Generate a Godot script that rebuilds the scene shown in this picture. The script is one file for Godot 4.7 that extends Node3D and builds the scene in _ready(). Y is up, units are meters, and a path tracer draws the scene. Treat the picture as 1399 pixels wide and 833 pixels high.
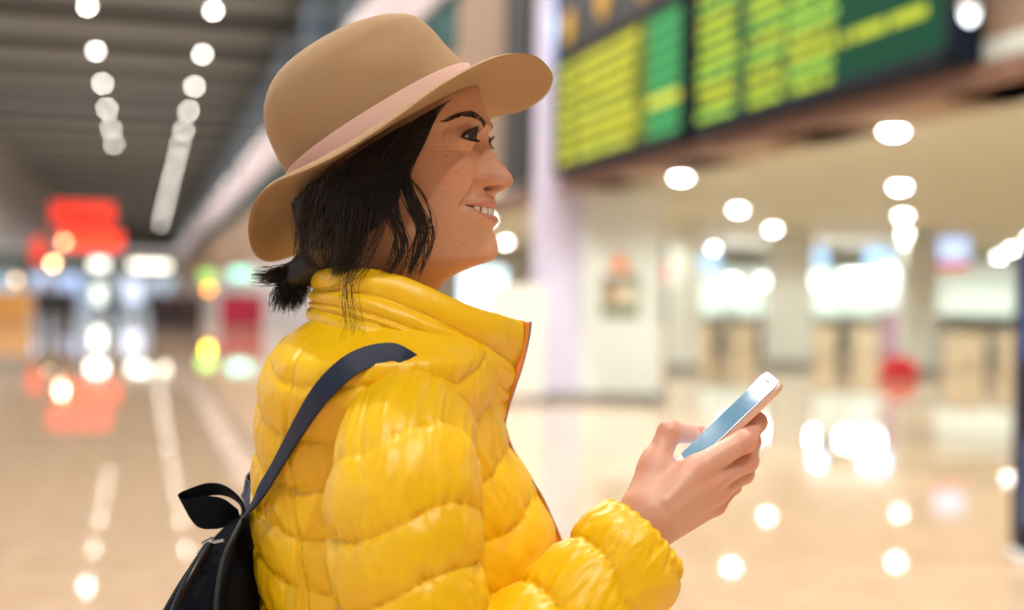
extends Node3D
# An airport hall: a woman in a felt hat and a yellow quilted jacket looks up at the departure boards, phone in hand.
# World axes: -z runs along the hall (s = -z), +x points to the departure boards (t = x), y up, metres.

const F := 1943.0            # focal length in pixels of a 1399 x 833 frame
const D := 1.44              # distance of the woman's middle plane
const K := D / F             # metres per pixel there
const LOW := 3.04            # height of the low ceiling
const HIGH := 14.2           # height of the hall's ceiling
const LAMP_LOW := 7.6        # light of a downlight, and the glow of its face
const LAMP_LOW_GLOW := 60.0
const LAMP_HIGH := 86.0
const LAMP_HIGH_GLOW := 52.0
var cam_basis := Basis(Vector3.UP, deg_to_rad(-14.55)) * Basis(Vector3.RIGHT, deg_to_rad(-0.19)) * Basis(Vector3.BACK, deg_to_rad(1.1))
var cam_at := Vector3(0, 1.42, 0)
var mats := {}
var taken := {}
var rng := RandomNumberGenerator.new()

# ---------------------------------------------------------------- mesh builder
class MB:
	var v := PackedVector3Array()
	var uv := PackedVector2Array()
	var c := PackedColorArray()
	var ix := PackedInt32Array()
	var tint := Color.WHITE

	func put(p: Vector3, t := Vector2.ZERO) -> int:
		v.append(p); uv.append(t); c.append(tint)
		return v.size() - 1

	# makes the triangles from index i0 on face away from their middle (clockwise from outside)
	func outward(i0: int, inside_out := false) -> void:
		var m := Vector3.ZERO
		var n := 0
		for k in range(i0, ix.size(), 7):
			m += v[ix[k]]; n += 1
		if n == 0: return
		m /= n
		var vol := 0.0
		for k in range(i0, ix.size(), 3):
			var a := v[ix[k]] - m
			var b := v[ix[k + 1]] - m
			var d := v[ix[k + 2]] - m
			vol += a.dot(b.cross(d))
		if (vol > 0.0) != inside_out:
			for k in range(i0, ix.size(), 3):
				var t := ix[k + 1]
				ix[k + 1] = ix[k + 2]
				ix[k + 2] = t

	# rows of equally many points; closed joins the ends of each row; caps fan to a middle point
	func grid(rows: Array, closed := true, cap_a := false, cap_b := false, colors: Array = [], inside_out := false) -> void:
		var i0 := ix.size()
		var nr := rows.size()
		var nc: int = rows[0].size()
		var base := v.size()
		for r in nr:
			var row: PackedVector3Array = rows[r]
			for k in nc:
				v.append(row[k]); uv.append(Vector2(float(k) / nc, float(r) / nr))
				c.append(colors[r][k] if colors.size() else tint)
		var last := nc if closed else nc - 1
		for r in nr - 1:
			for k in last:
				var a := base + r * nc + k
				var b := base + r * nc + (k + 1) % nc
				ix.append_array([a, b, b + nc, a, b + nc, a + nc])
		if cap_a: _cap(base, nc, true)
		if cap_b: _cap(base + (nr - 1) * nc, nc, false)
		outward(i0, inside_out)

	func _cap(first: int, nc: int, start: bool) -> void:
		var m := Vector3.ZERO
		for k in nc: m += v[first + k]
		var hub := put(m / nc)
		c[hub] = c[first]
		for k in nc:
			var a := first + k
			var b := first + (k + 1) % nc
			if start: ix.append_array([a, hub, b])
			else: ix.append_array([a, b, hub])

	# a tube along points with a radius at each; flat > 0 squeezes it along "up"
	func tube(path: Array, radii: Array, sides := 10, flat := 1.0, up := Vector3.UP, caps := true) -> void:
		var rows := []
		var side := Vector3.ZERO
		for i in path.size():
			var t: Vector3 = (path[mini(i + 1, path.size() - 1)] - path[maxi(i - 1, 0)]).normalized()
			if i == 0:
				side = t.cross(up)
				if side.length() < 0.01: side = t.cross(Vector3.RIGHT)
			side = (side - t * side.dot(t)).normalized()
			var n := side.cross(t)
			var r: float = radii[i] if radii.size() > 1 else radii[0]
			var row := PackedVector3Array()
			for k in sides:
				var a := TAU * k / sides
				row.append(path[i] + (side * cos(a) + n * sin(a) * flat) * r)
			rows.append(row)
		grid(rows, true, caps, caps)

	# a box with chamfered edges
	func box(at: Vector3, size: Vector3, ch := 0.0, b := Basis()) -> void:
		var i0 := ix.size()
		var h := size / 2.0
		ch = minf(ch, 0.45 * minf(size.x, minf(size.y, size.z)))
		if ch <= 0.0:
			for ax in 3:
				for s in [-1.0, 1.0]:
					var f := PackedInt32Array()
					for q in [[-1.0, -1.0], [1.0, -1.0], [1.0, 1.0], [-1.0, 1.0]]:
						var p := Vector3.ZERO
						p[ax] = s * h[ax]
						p[(ax + 1) % 3] = q[0] * h[(ax + 1) % 3]
						p[(ax + 2) % 3] = q[1] * h[(ax + 2) % 3]
						f.append(put(at + b * p, Vector2(q[0] * 0.5 + 0.5, q[1] * 0.5 + 0.5)))
					if s > 0: ix.append_array([f[0], f[2], f[1], f[0], f[3], f[2]])
					else: ix.append_array([f[0], f[1], f[2], f[0], f[2], f[3]])
			outward(i0)
			return
		# corner (sx, sy, sz) has three points, one on each of its faces; every facet gets points of its own
		var pt := func(sx: float, sy: float, sz: float, ax: int) -> Vector3:
			var s := Vector3(sx, sy, sz)
			var p := s * (h - Vector3.ONE * ch)
			p[ax] = s[ax] * h[ax]
			return at + b * p
		var quads := []
		for ax in 3:
			var u := (ax + 1) % 3
			var w := (ax + 2) % 3
			for s in [-1.0, 1.0]:
				var q := []
				for e in [[-1.0, -1.0], [1.0, -1.0], [1.0, 1.0], [-1.0, 1.0]]:
					var sg := Vector3.ZERO
					sg[ax] = s; sg[u] = e[0]; sg[w] = e[1]
					q.append(pt.call(sg.x, sg.y, sg.z, ax))
				quads.append(q)
			for e in [[-1.0, -1.0], [1.0, -1.0], [1.0, 1.0], [-1.0, 1.0]]:
				var lo := Vector3.ZERO
				lo[ax] = -1.0; lo[u] = e[0]; lo[w] = e[1]
				var hi := lo
				hi[ax] = 1.0
				quads.append([pt.call(lo.x, lo.y, lo.z, u), pt.call(hi.x, hi.y, hi.z, u), pt.call(hi.x, hi.y, hi.z, w), pt.call(lo.x, lo.y, lo.z, w)])
		for sx in [-1.0, 1.0]:
			for sy in [-1.0, 1.0]:
				for sz in [-1.0, 1.0]:
					quads.append([pt.call(sx, sy, sz, 0), pt.call(sx, sy, sz, 1), pt.call(sx, sy, sz, 2)])
		for q in quads:
			var j := ix.size()
			var f := PackedInt32Array()
			for p in q: f.append(put(p))
			ix.append_array([f[0], f[1], f[2]])
			if q.size() == 4: ix.append_array([f[0], f[2], f[3]])
			# turn it so that it faces away from the middle
			var nn: Vector3 = (q[2] - q[0]).cross(q[1] - q[0])
			if nn.dot(q[0] + q[2] - at * 2.0) < 0:
				for k in range(j, ix.size(), 3):
					var t := ix[k + 1]
					ix[k + 1] = ix[k + 2]
					ix[k + 2] = t

	# profile points (radius, height) turned about the y axis through "at"
	func lathe(at: Vector3, prof: Array, sides := 24, b := Basis()) -> void:
		var rows := []
		for p in prof:
			var row := PackedVector3Array()
			for k in sides:
				var a := TAU * k / sides
				row.append(at + b * Vector3(p.x * cos(a), p.y, p.x * sin(a)))
			rows.append(row)
		grid(rows, true, prof[0].x > 0.0001, prof[-1].x > 0.0001)

	func xform(t: Transform3D) -> void:
		for i in v.size(): v[i] = t * v[i]

	func mesh(flat := false) -> ArrayMesh:
		var n := PackedVector3Array()
		if flat:
			var v2 := PackedVector3Array(); var uv2 := PackedVector2Array(); var c2 := PackedColorArray(); var i2 := PackedInt32Array()
			for k in ix.size():
				v2.append(v[ix[k]]); uv2.append(uv[ix[k]]); c2.append(c[ix[k]]); i2.append(k)
			v = v2; uv = uv2; c = c2; ix = i2
		n.resize(v.size())
		for k in range(0, ix.size(), 3):
			var a := ix[k]
			var b := ix[k + 1]
			var d := ix[k + 2]
			var f := (v[d] - v[a]).cross(v[b] - v[a])
			n[a] += f; n[b] += f; n[d] += f
		for i in n.size(): n[i] = n[i].normalized() if n[i].length_squared() > 1e-24 else Vector3.UP
		var arr := []
		arr.resize(Mesh.ARRAY_MAX)
		arr[Mesh.ARRAY_VERTEX] = v
		arr[Mesh.ARRAY_NORMAL] = n
		arr[Mesh.ARRAY_TEX_UV] = uv
		arr[Mesh.ARRAY_COLOR] = c
		arr[Mesh.ARRAY_INDEX] = ix
		var m := ArrayMesh.new()
		m.add_surface_from_arrays(Mesh.PRIMITIVE_TRIANGLES, arr)
		return m

# ---------------------------------------------------------------- naming and placing
func numbered(called: String) -> String:
	if not taken.has(called):
		taken[called] = 0
		return called
	taken[called] += 1
	return "%s_%03d" % [called, taken[called]]

func tag(o: Node3D, label: String, category: String, group := "") -> Node3D:
	o.set_meta("label", label)
	o.set_meta("category", category)
	if group: o.set_meta("group", group)
	return o

func thing(called: String, at: Vector3, turn: float, label: String, category: String, group := "") -> Node3D:
	var o := Node3D.new()
	o.name = numbered(called)
	add_child(o)
	o.position = at
	o.rotation.y = turn
	return tag(o, label, category, group)

func part(called: String, mb: MB, m: Material, under: Node3D, flat := false) -> MeshInstance3D:
	return part_mesh(called, mb.mesh(flat), m, under)

func part_mesh(called: String, me: Mesh, m: Material, under: Node3D, at := Vector3.ZERO) -> MeshInstance3D:
	var o := MeshInstance3D.new()
	o.mesh = me
	o.material_override = m
	var k := 0
	var nm := called
	while under.has_node(nm):
		k += 1
		nm = "%s_%03d" % [called, k]
	o.name = nm
	o.position = at
	under.add_child(o, true)
	return o

func struct(called: String, mb: MB, m: Material, under: Node3D = null, flat := false) -> MeshInstance3D:
	var o := part(called, mb, m, under if under else self, flat)
	if under == null: o.set_meta("kind", "structure")
	return o

func copy(src: Node3D, called: String, at: Vector3, turn: float, label: String) -> Node3D:
	var r: Node3D = src.duplicate()
	r.name = numbered(called)
	add_child(r)
	r.position = at
	r.rotation.y = turn
	r.set_meta("label", label)
	return r

func mat(key: String, color := Color.WHITE, rough := 0.6, metal := 0.0, emit := 0.0, emit_color := Color.BLACK) -> StandardMaterial3D:
	if mats.has(key): return mats[key]
	var m := StandardMaterial3D.new()
	m.resource_name = key
	m.albedo_color = color
	m.roughness = rough
	m.metallic = metal
	if emit > 0.0:
		m.emission_enabled = true
		m.emission = emit_color if emit_color != Color.BLACK else color
		m.emission_energy_multiplier = emit
	mats[key] = m
	return m

func noise_tex(freq: float, seed_: int, size := 256, oct := 4) -> NoiseTexture2D:
	var n := FastNoiseLite.new()
	n.seed = seed_
	n.noise_type = FastNoiseLite.TYPE_SIMPLEX
	n.frequency = freq
	n.fractal_octaves = oct
	var t := NoiseTexture2D.new()
	t.width = size; t.height = size; t.seamless = true
	t.noise = n
	return t

# a pixel of the frame at a depth along the camera's axis -> world
func at_pixel(px: float, py: float, depth: float) -> Vector3:
	return cam_at + cam_basis * (Vector3((px - 699.5) / F, (416.5 - py) / F, -1.0) * depth)

# hall coordinates: t towards the boards, h height, s along the hall
func hall(t: float, h: float, s: float) -> Vector3:
	return Vector3(t, h, -s)

func slab(mb: MB, t0: float, t1: float, h0: float, h1: float, s0: float, s1: float, ch := 0.0) -> void:
	mb.box(Vector3((t0 + t1) / 2, (h0 + h1) / 2, -(s0 + s1) / 2), Vector3(t1 - t0, h1 - h0, s1 - s0), ch)

func omni(under: Node3D, at: Vector3, energy: float, color: Color, size := 0.1) -> void:
	var l := OmniLight3D.new()
	l.name = "light"
	l.position = at
	l.light_energy = energy
	l.light_color = color
	l.light_size = size
	l.omni_range = 80.0
	l.omni_attenuation = 2.0
	l.shadow_enabled = true
	under.add_child(l, true)

func spot(under: Node3D, at: Vector3, energy: float, color: Color, size := 0.1) -> void:
	var l := SpotLight3D.new()
	l.name = "light"
	l.position = at
	l.rotation.x = -PI / 2
	l.light_energy = energy
	l.light_color = color
	l.light_size = size
	l.spot_angle = 80.0
	l.spot_angle_attenuation = 0.4
	l.spot_range = 80.0
	l.spot_attenuation = 2.0
	l.shadow_enabled = true
	under.add_child(l, true)

const ORD := ["first", "second", "third", "fourth", "fifth", "sixth", "seventh", "eighth", "ninth", "tenth", "eleventh", "twelfth", "thirteenth", "fourteenth", "fifteenth", "sixteenth", "seventeenth", "eighteenth", "nineteenth", "twentieth", "twenty-first", "twenty-second", "twenty-third", "twenty-fourth", "twenty-fifth"]

# ---------------------------------------------------------------- the scene
func _ready() -> void:
	rng.seed = 7
	set_up_view()
	build_shell()
	build_lamps()
	build_boards()
	build_check_in()
	build_far_end()
	build_person()

func set_up_view() -> void:
	var cam := Camera3D.new()
	cam.name = "camera"
	cam.transform = Transform3D(cam_basis, cam_at)
	cam.near = 0.05
	cam.far = 600.0
	cam.fov = rad_to_deg(2.0 * atan(416.5 / F))
	var lens := CameraAttributesPhysical.new()
	lens.frustum_focal_length = 24.0 * F / 833.0
	lens.frustum_focus_distance = 1.36
	lens.frustum_near = 0.05
	lens.frustum_far = 600.0
	lens.exposure_aperture = 2.5
	cam.attributes = lens
	add_child(cam)
	cam.current = true
	var env := Environment.new()
	env.background_mode = Environment.BG_SKY
	env.tonemap_mode = Environment.TONE_MAPPER_LINEAR
	env.tonemap_exposure = 0.9
	env.sdfgi_enabled = true
	env.ssao_enabled = true
	env.ssil_enabled = true
	var sky := Sky.new()
	var sm := ProceduralSkyMaterial.new()
	sm.sky_top_color = Color(0.72, 0.80, 0.92)
	sm.sky_horizon_color = Color(0.93, 0.93, 0.95)
	sm.ground_bottom_color = Color(0.55, 0.53, 0.50)
	sm.ground_horizon_color = Color(0.80, 0.79, 0.78)
	sm.sky_energy_multiplier = 1.15
	sm.ground_energy_multiplier = 1.0
	sky.sky_material = sm
	env.sky = sky
	var we := WorldEnvironment.new()
	we.name = "environment"
	we.environment = env
	add_child(we)

func build_shell() -> void:
	# polished stone floor
	var fm := mat("polished beige stone", Color(0.85, 0.735, 0.62), 0.035)
	fm.metallic_specular = 0.62
	var n := FastNoiseLite.new()
	n.seed = 3; n.frequency = 0.02; n.fractal_octaves = 5
	var nt := NoiseTexture2D.new()
	nt.width = 512; nt.height = 512; nt.seamless = true; nt.noise = n
	var ramp := Gradient.new()
	ramp.set_color(0, Color(0.90, 0.88, 0.86)); ramp.set_color(1, Color(1, 1, 1))
	nt.color_ramp = ramp
	fm.albedo_texture = nt
	fm.uv1_triplanar = true
	fm.uv1_world_triplanar = true
	fm.uv1_scale = Vector3(0.35, 0.35, 0.35)
	var mb := MB.new()
	slab(mb, -13, 31, -0.4, 0.0, -26, 285)
	struct("floor", mb, fm)
	# ceiling of the hall with its slats
	mb = MB.new()
	slab(mb, -13, 6.6, HIGH, HIGH + 0.4, -26, 285)
	var ceil := struct("ceiling", mb, mat("hall ceiling grey", Color(0.66, 0.66, 0.66), 0.8))
	mb = MB.new()
	mb.box(Vector3.ZERO, Vector3(17.9, 0.34, 0.22), 0.02)
	var slat := mb.mesh()
	var tones := [mat("slat grey", Color(0.62, 0.65, 0.66), 0.6), mat("slat brown", Color(0.48, 0.50, 0.50), 0.6), mat("slat light", Color(0.70, 0.74, 0.75), 0.6), mat("slat dark", Color(0.18, 0.18, 0.18), 0.6)]
	for k in 250:
		part_mesh("slat", slat, tones[[0, 2, 2, 0, 3, 3, 3, 0, 1][k % 9]], ceil, Vector3(-3.05, HIGH - 0.17, -(34.0 + k)))
	# low ceiling over the check-in side
	mb = MB.new()
	slab(mb, 5.8, 31, LOW, LOW + 0.3, -26, 46.4)
	struct("ceiling_low", mb, mat("low ceiling plaster", Color(0.74, 0.75, 0.70), 0.7))
	# wall over the low ceiling, in bands: plaster, pale band, glazed band
	mb = MB.new()
	slab(mb, 5.82, 6.6, LOW, 7.2, -26, 27)
	slab(mb, 5.82, 6.6, LOW, 6.3, 27, 285)
	var wall := struct("wall_right", mb, mat("wall plaster brown", Color(0.54, 0.44, 0.36), 0.7))
	mb = MB.new()
	slab(mb, 5.74, 5.82, LOW - 0.04, LOW + 0.14, -26, 46, 0.02)
	part("fascia", mb, mat("fascia brown", Color(0.50, 0.36, 0.28), 0.5), wall)
	mb = MB.new()
	slab(mb, 5.78, 6.6, 6.3, 7.5, 27, 285)
	part("glazing", mb, mat("teal glass", Color(0.20, 0.36, 0.38), 0.05), wall)
	mb = MB.new()
	slab(mb, 5.70, 6.6, 7.5, 9.4, -26, 285)
	part("band", mb, mat("pale pink band", Color(0.70, 0.64, 0.66), 0.6), wall)
	mb = MB.new()
	slab(mb, 5.80, 6.6, 9.4, HIGH, -26, 285)
	part("glazing", mb, mat("blue grey glass", Color(0.16, 0.24, 0.31), 0.03), wall)
	for k in 40:
		mb = MB.new()
		slab(mb, 5.74, 5.80, 9.4, HIGH, 30 + k * 6.0, 30.12 + k * 6.0)
		part("mullion", mb, mat("mullion grey", Color(0.45, 0.47, 0.50), 0.5), wall)
	mb = MB.new()
	slab(mb, 5.82, 6.6, 0, LOW, 46, 285)
	part("lower_wall", mb, mat("wall grey", Color(0.68, 0.68, 0.70), 0.6), wall)
	# glazed wall on the other side, behind the camera's left shoulder
	mb = MB.new()
	slab(mb, -13.4, -13, 0, 0.4, -26, 96)
	slab(mb, -13.4, -13, 9.4, HIGH, -26, 96)
	slab(mb, -13.4, -13, 0, HIGH, 96, 285)
	for k in 15:
		slab(mb, -13.3, -13.06, 0.4, 9.4, -26 + k * 8.7, -25.7 + k * 8.7)
	struct("wall_left", mb, mat("wall light grey", Color(0.74, 0.74, 0.75), 0.6))
	var pane := mat("window glass", Color(0.9, 0.95, 1.0, 0.06), 0.02)
	pane.transparency = BaseMaterial3D.TRANSPARENCY_ALPHA
	for k in 14:
		mb = MB.new()
		slab(mb, -13.2, -13.19, 0.4, 9.4, -25.7 + k * 8.7, -17.3 + k * 8.7)
		struct("window_%d" % (k + 1), mb, pane)
	mb = MB.new()
	slab(mb, -13, 31, 0, HIGH, -26.4, -26)
	struct("wall_back", mb, mat("wall light grey"))
	mb = MB.new()
	slab(mb, -13, 6.6, 0, HIGH, 285, 285.4)
	struct("wall_front", mb, mat("wall grey"))
	mb = MB.new()
	slab(mb, 6.6, 31, 0, LOW + 0.3, 46, 46.4)
	slab(mb, 31, 31.4, 0, LOW + 0.3, -26, 46)
	struct("wall_check_in", mb, mat("wall white", Color(0.93, 0.93, 0.91), 0.6))

func build_lamps() -> void:
	# low ceiling: a grid of round downlights
	var ring := MB.new()
	ring.lathe(Vector3.ZERO, [Vector2(0.105, -0.004), Vector2(0.105, -0.012), Vector2(0.135, -0.014), Vector2(0.14, 0.0), Vector2(0.105, 0.0)], 24)
	var disc := MB.new()
	disc.lathe(Vector3.ZERO, [Vector2(0.0, -0.055), Vector2(0.06, -0.046), Vector2(0.092, -0.026), Vector2(0.104, -0.006), Vector2(0.104, -0.001), Vector2(0.0, -0.001)], 24)
	var rim := ring.mesh()
	var face := disc.mesh()
	var glow := mat("downlight glow", Color(1, 0.99, 0.96), 0.4, 0.0, LAMP_LOW_GLOW)
	for j in 8:
		for i in 7:
			var t := 6.6 + 3.1 * i
			var s := 1.1 + 5.3 * j
			var p: Vector3 = cam_basis.inverse() * (hall(t, LOW, s) - cam_at)
			var px := 699.5 + F * p.x / -p.z
			if j > 1 and (px > 2100 or px < 560): continue
			if j <= 1 and i > 4: continue
			var o := thing("downlight", hall(t, LOW, s), 0, "round white downlight in the low ceiling, %s out from the boards, %s along the hall" % [ORD[i], ORD[j]], "ceiling light", "downlights in the low ceiling")
			part_mesh("rim", rim, mat("white enamel", Color(0.9, 0.9, 0.9), 0.4), o)
			part_mesh("diffuser", face, glow, o)
			spot(o, Vector3(0, -0.07, 0), LAMP_LOW, Color(0.98, 1.0, 0.95), 0.1)
	# hall ceiling: two long rows of spots
	ring = MB.new()
	ring.lathe(Vector3.ZERO, [Vector2(0.125, -0.02), Vector2(0.125, -0.05), Vector2(0.18, -0.06), Vector2(0.20, 0.0), Vector2(0.125, 0.0)], 24)
	disc = MB.new()
	disc.lathe(Vector3.ZERO, [Vector2(0.0, -0.16), Vector2(0.07, -0.145), Vector2(0.11, -0.10), Vector2(0.122, -0.03), Vector2(0.122, -0.001), Vector2(0.0, -0.001)], 24)
	rim = ring.mesh()
	face = disc.mesh()
	var sm := MB.new()
	sm.tube([Vector3(0, 0, 0), Vector3(0, 0.34, 0)], [0.05], 10)
	var stem := sm.mesh()
	for row in 2:
		var count := 24 if row == 0 else 12
		for k in count:
			var s := -6.9 + 11.7 * k + (0.0 if row == 0 else 1.0)
			var t := 2.75 if row == 0 else -2.55
			var o := thing("hall_spotlight", hall(t, HIGH - 0.34, s), 0, "round lamp in the dark slatted hall ceiling, %s along the row %s the boards" % [ORD[k], "nearer" if row == 0 else "further from"], "ceiling light", "lamps in the hall ceiling")
			part_mesh("rim", rim, mat("white enamel"), o)
			part_mesh("stem", stem, mat("white enamel"), o)
			part_mesh("diffuser", face, mat("hall lamp glow", Color(1, 0.97, 0.92), 0.4, 0.0, LAMP_HIGH_GLOW), o)
			spot(o, Vector3(0, -0.2, 0), LAMP_HIGH, Color(1.0, 0.985, 0.95), 0.18)

# rows of small dot-matrix signs on a dark ground, made up at random
func led_image(w: int, rows: int, columns: Array, ink: Array, ground: Color, seed_: int) -> ImageTexture:
	var r := RandomNumberGenerator.new()
	r.seed = seed_
	var rh := 12
	var im := Image.create(w, rows * rh, false, Image.FORMAT_RGB8)
	im.fill(ground)
	for y in rows:
		for col in columns:
			if r.randf() > col[2]: continue
			var x: int = int(col[0] * w)
			var stop := int(lerpf(col[0], col[1], r.randf_range(0.86, 1.0)) * w)
			var hue: Color = ink[r.randi() % ink.size()]
			while x + 6 <= stop:
				if r.randf() < 0.07:
					x += 7
					continue
				for gx in 6:
					for gy in 7:
						if r.randf() < 0.85: im.set_pixel(x + gx, y * rh + 3 + gy, hue)
				x += 7
	return ImageTexture.create_from_image(im)

func build_boards() -> void:
	var yellow := Color(0.93, 0.90, 0.28)
	var spec := [
		[14.22, 19.15, "departure board further along the wall, crowded with yellow rows and a green end column", 21],
		[9.0, 13.98, "departure board nearest the camera, dark green with yellow rows", 22]]
	for b in 2:
		var s0: float = spec[b][0]
		var s1: float = spec[b][1]
		var o := thing("departure_board", hall(5.72, 3.16, (s0 + s1) / 2), 0, spec[b][2], "departure board", "departure boards")
		var half := (s1 - s0) / 2
		var mb := MB.new()
		mb.box(Vector3(-0.05, 1.5, 0), Vector3(0.22, 3.0, s1 - s0), 0.02)
		var bc := mat("board case", Color(0.09, 0.11, 0.16), 0.6)
		bc.metallic_specular = 0.2
		part("case", mb, bc, o)
		var im: ImageTexture
		if b == 0:
			im = led_image(512, 8, [[0.012, 0.17, 1.0], [0.19, 0.74, 1.0]], [yellow, Color(0.90, 0.88, 0.25), Color(0.84, 0.86, 0.30)], Color(0.34, 0.36, 0.06), spec[b][3])
			var g := im.get_image()
			for y in g.get_height():
				for x in range(390, 512):
					var stripe := y % 12 < 4
					g.set_pixel(x, y, Color(0.10, 0.36, 0.22) if stripe else (Color(0.85, 0.84, 0.25) if y / 12 == 5 else Color(0.26, 0.60, 0.33)))
			im = ImageTexture.create_from_image(g)
		else:
			im = led_image(512, 15, [[0.01, 0.235, 1.0], [0.27, 0.44, 0.95], [0.45, 0.66, 1.0]], [Color(0.80, 0.86, 0.20), Color(0.86, 0.85, 0.18), Color(0.70, 0.86, 0.28)], Color(0.0, 0.22, 0.14), spec[b][3])
			var g2 := im.get_image()
			for x in range(int(0.66 * 512), int(0.93 * 512)):
				if (x / 7) % 9 == 5: continue
				for yy in 8:
					if x % 7 != 0: g2.set_pixel(x, 12 * 12 + 2 + yy, Color(0.76, 0.78, 0.18))
			im = ImageTexture.create_from_image(g2)
		var top := 1.52 if b == 0 else 2.2
		var m := mat("screen %d" % b, Color(0.02, 0.03, 0.02), 0.65)
		m.metallic_specular = 0.2
		m.emission_enabled = true
		m.emission = Color.WHITE
		m.emission_operator = BaseMaterial3D.EMISSION_OP_MULTIPLY
		m.emission_texture = im
		m.emission_energy_multiplier = 1.7 if b == 0 else 2.0
		mb = MB.new()
		var x := -0.165
		var za := half - 0.06     # near end, right in the picture
		var zb := -half + 0.06
		var q := [[zb, 0.12, 0, 1], [za, 0.12, 1, 1], [za, top, 1, 0], [zb, top, 0, 0]]
		for e in q: mb.put(Vector3(x, e[1], e[0]), Vector2(e[2], e[3]))
		mb.ix.append_array([0, 2, 1, 0, 3, 2])
		part("screen", mb, m, o)
		if b == 0:
			mb = MB.new()
			mb.box(Vector3(-0.17, 2.05, 0), Vector3(0.03, 0.86, s1 - s0 - 0.14), 0.01)
			part("header", mb, mat("header dark", Color(0.12, 0.11, 0.13), 0.4), o)
			for k in 3:
				mb = MB.new()
				mb.lathe(Vector3(-0.19, 1.98 + 0.06 * (k % 2), -half + 0.62 + k * 1.5), [Vector2(0, 0), Vector2(0.24, 0), Vector2(0.22, 0.02), Vector2(0, 0.02)], 20, Basis(Vector3.BACK, PI / 2))
				part("emblem", mb, mat("emblem yellow", Color(0.75, 0.58, 0.10), 0.4, 0.0, 0.25), o)
		mb = MB.new()
		for z in [za - 0.0, zb + 0.0]: mb.box(Vector3(-0.17, 1.5, z), Vector3(0.05, 2.98, 0.1), 0.01)
		mb.box(Vector3(-0.17, 0.07, 0), Vector3(0.05, 0.12, s1 - s0), 0.01)
		part("frame", mb, mat("board case"), o)
		var al := AreaLight3D.new()
		al.name = "screen_light"
		al.area_size = Vector2(s1 - s0, 1.5)
		al.light_energy = 1.2
		al.light_color = Color(0.85, 0.9, 0.3)
		al.shadow_enabled = true
		al.position = Vector3(-0.3, 0.9, 0)
		al.rotation.y = PI / 2
		o.add_child(al)
	# spotlight on an arm above the near board's end
	var sp := thing("board_spotlight", hall(5.62, 3.50, 8.93), 0, "small bright spotlight on the end of the nearer departure board", "spotlight")
	var mb2 := MB.new()
	mb2.tube([Vector3(0.0, 0.05, 0.0), Vector3(0, 0.07, 0.2), Vector3(-0.16, 0.07, 0.25)], [0.014], 8)
	part("arm", mb2, mat("board case"), sp)
	mb2 = MB.new()
	mb2.lathe(Vector3(-0.16, 0, 0.25), [Vector2(0.05, 0.06), Vector2(0.07, 0.0), Vector2(0.065, -0.04)], 16)
	part("hood", mb2, mat("white enamel"), sp)
	mb2 = MB.new()
	mb2.lathe(Vector3(-0.16, -0.045, 0.25), [Vector2(0.0, -0.08), Vector2(0.045, -0.05), Vector2(0.06, 0.005), Vector2(0.0, 0.005)], 16)
	part("bulb", mb2, mat("spot glow", Color(0.92, 0.97, 1.0), 0.4, 0.0, 4.5), sp)
	omni(sp, Vector3(-0.16, -0.15, 0.25), 0.05, Color(0.95, 0.97, 1.0), 0.05)

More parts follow.
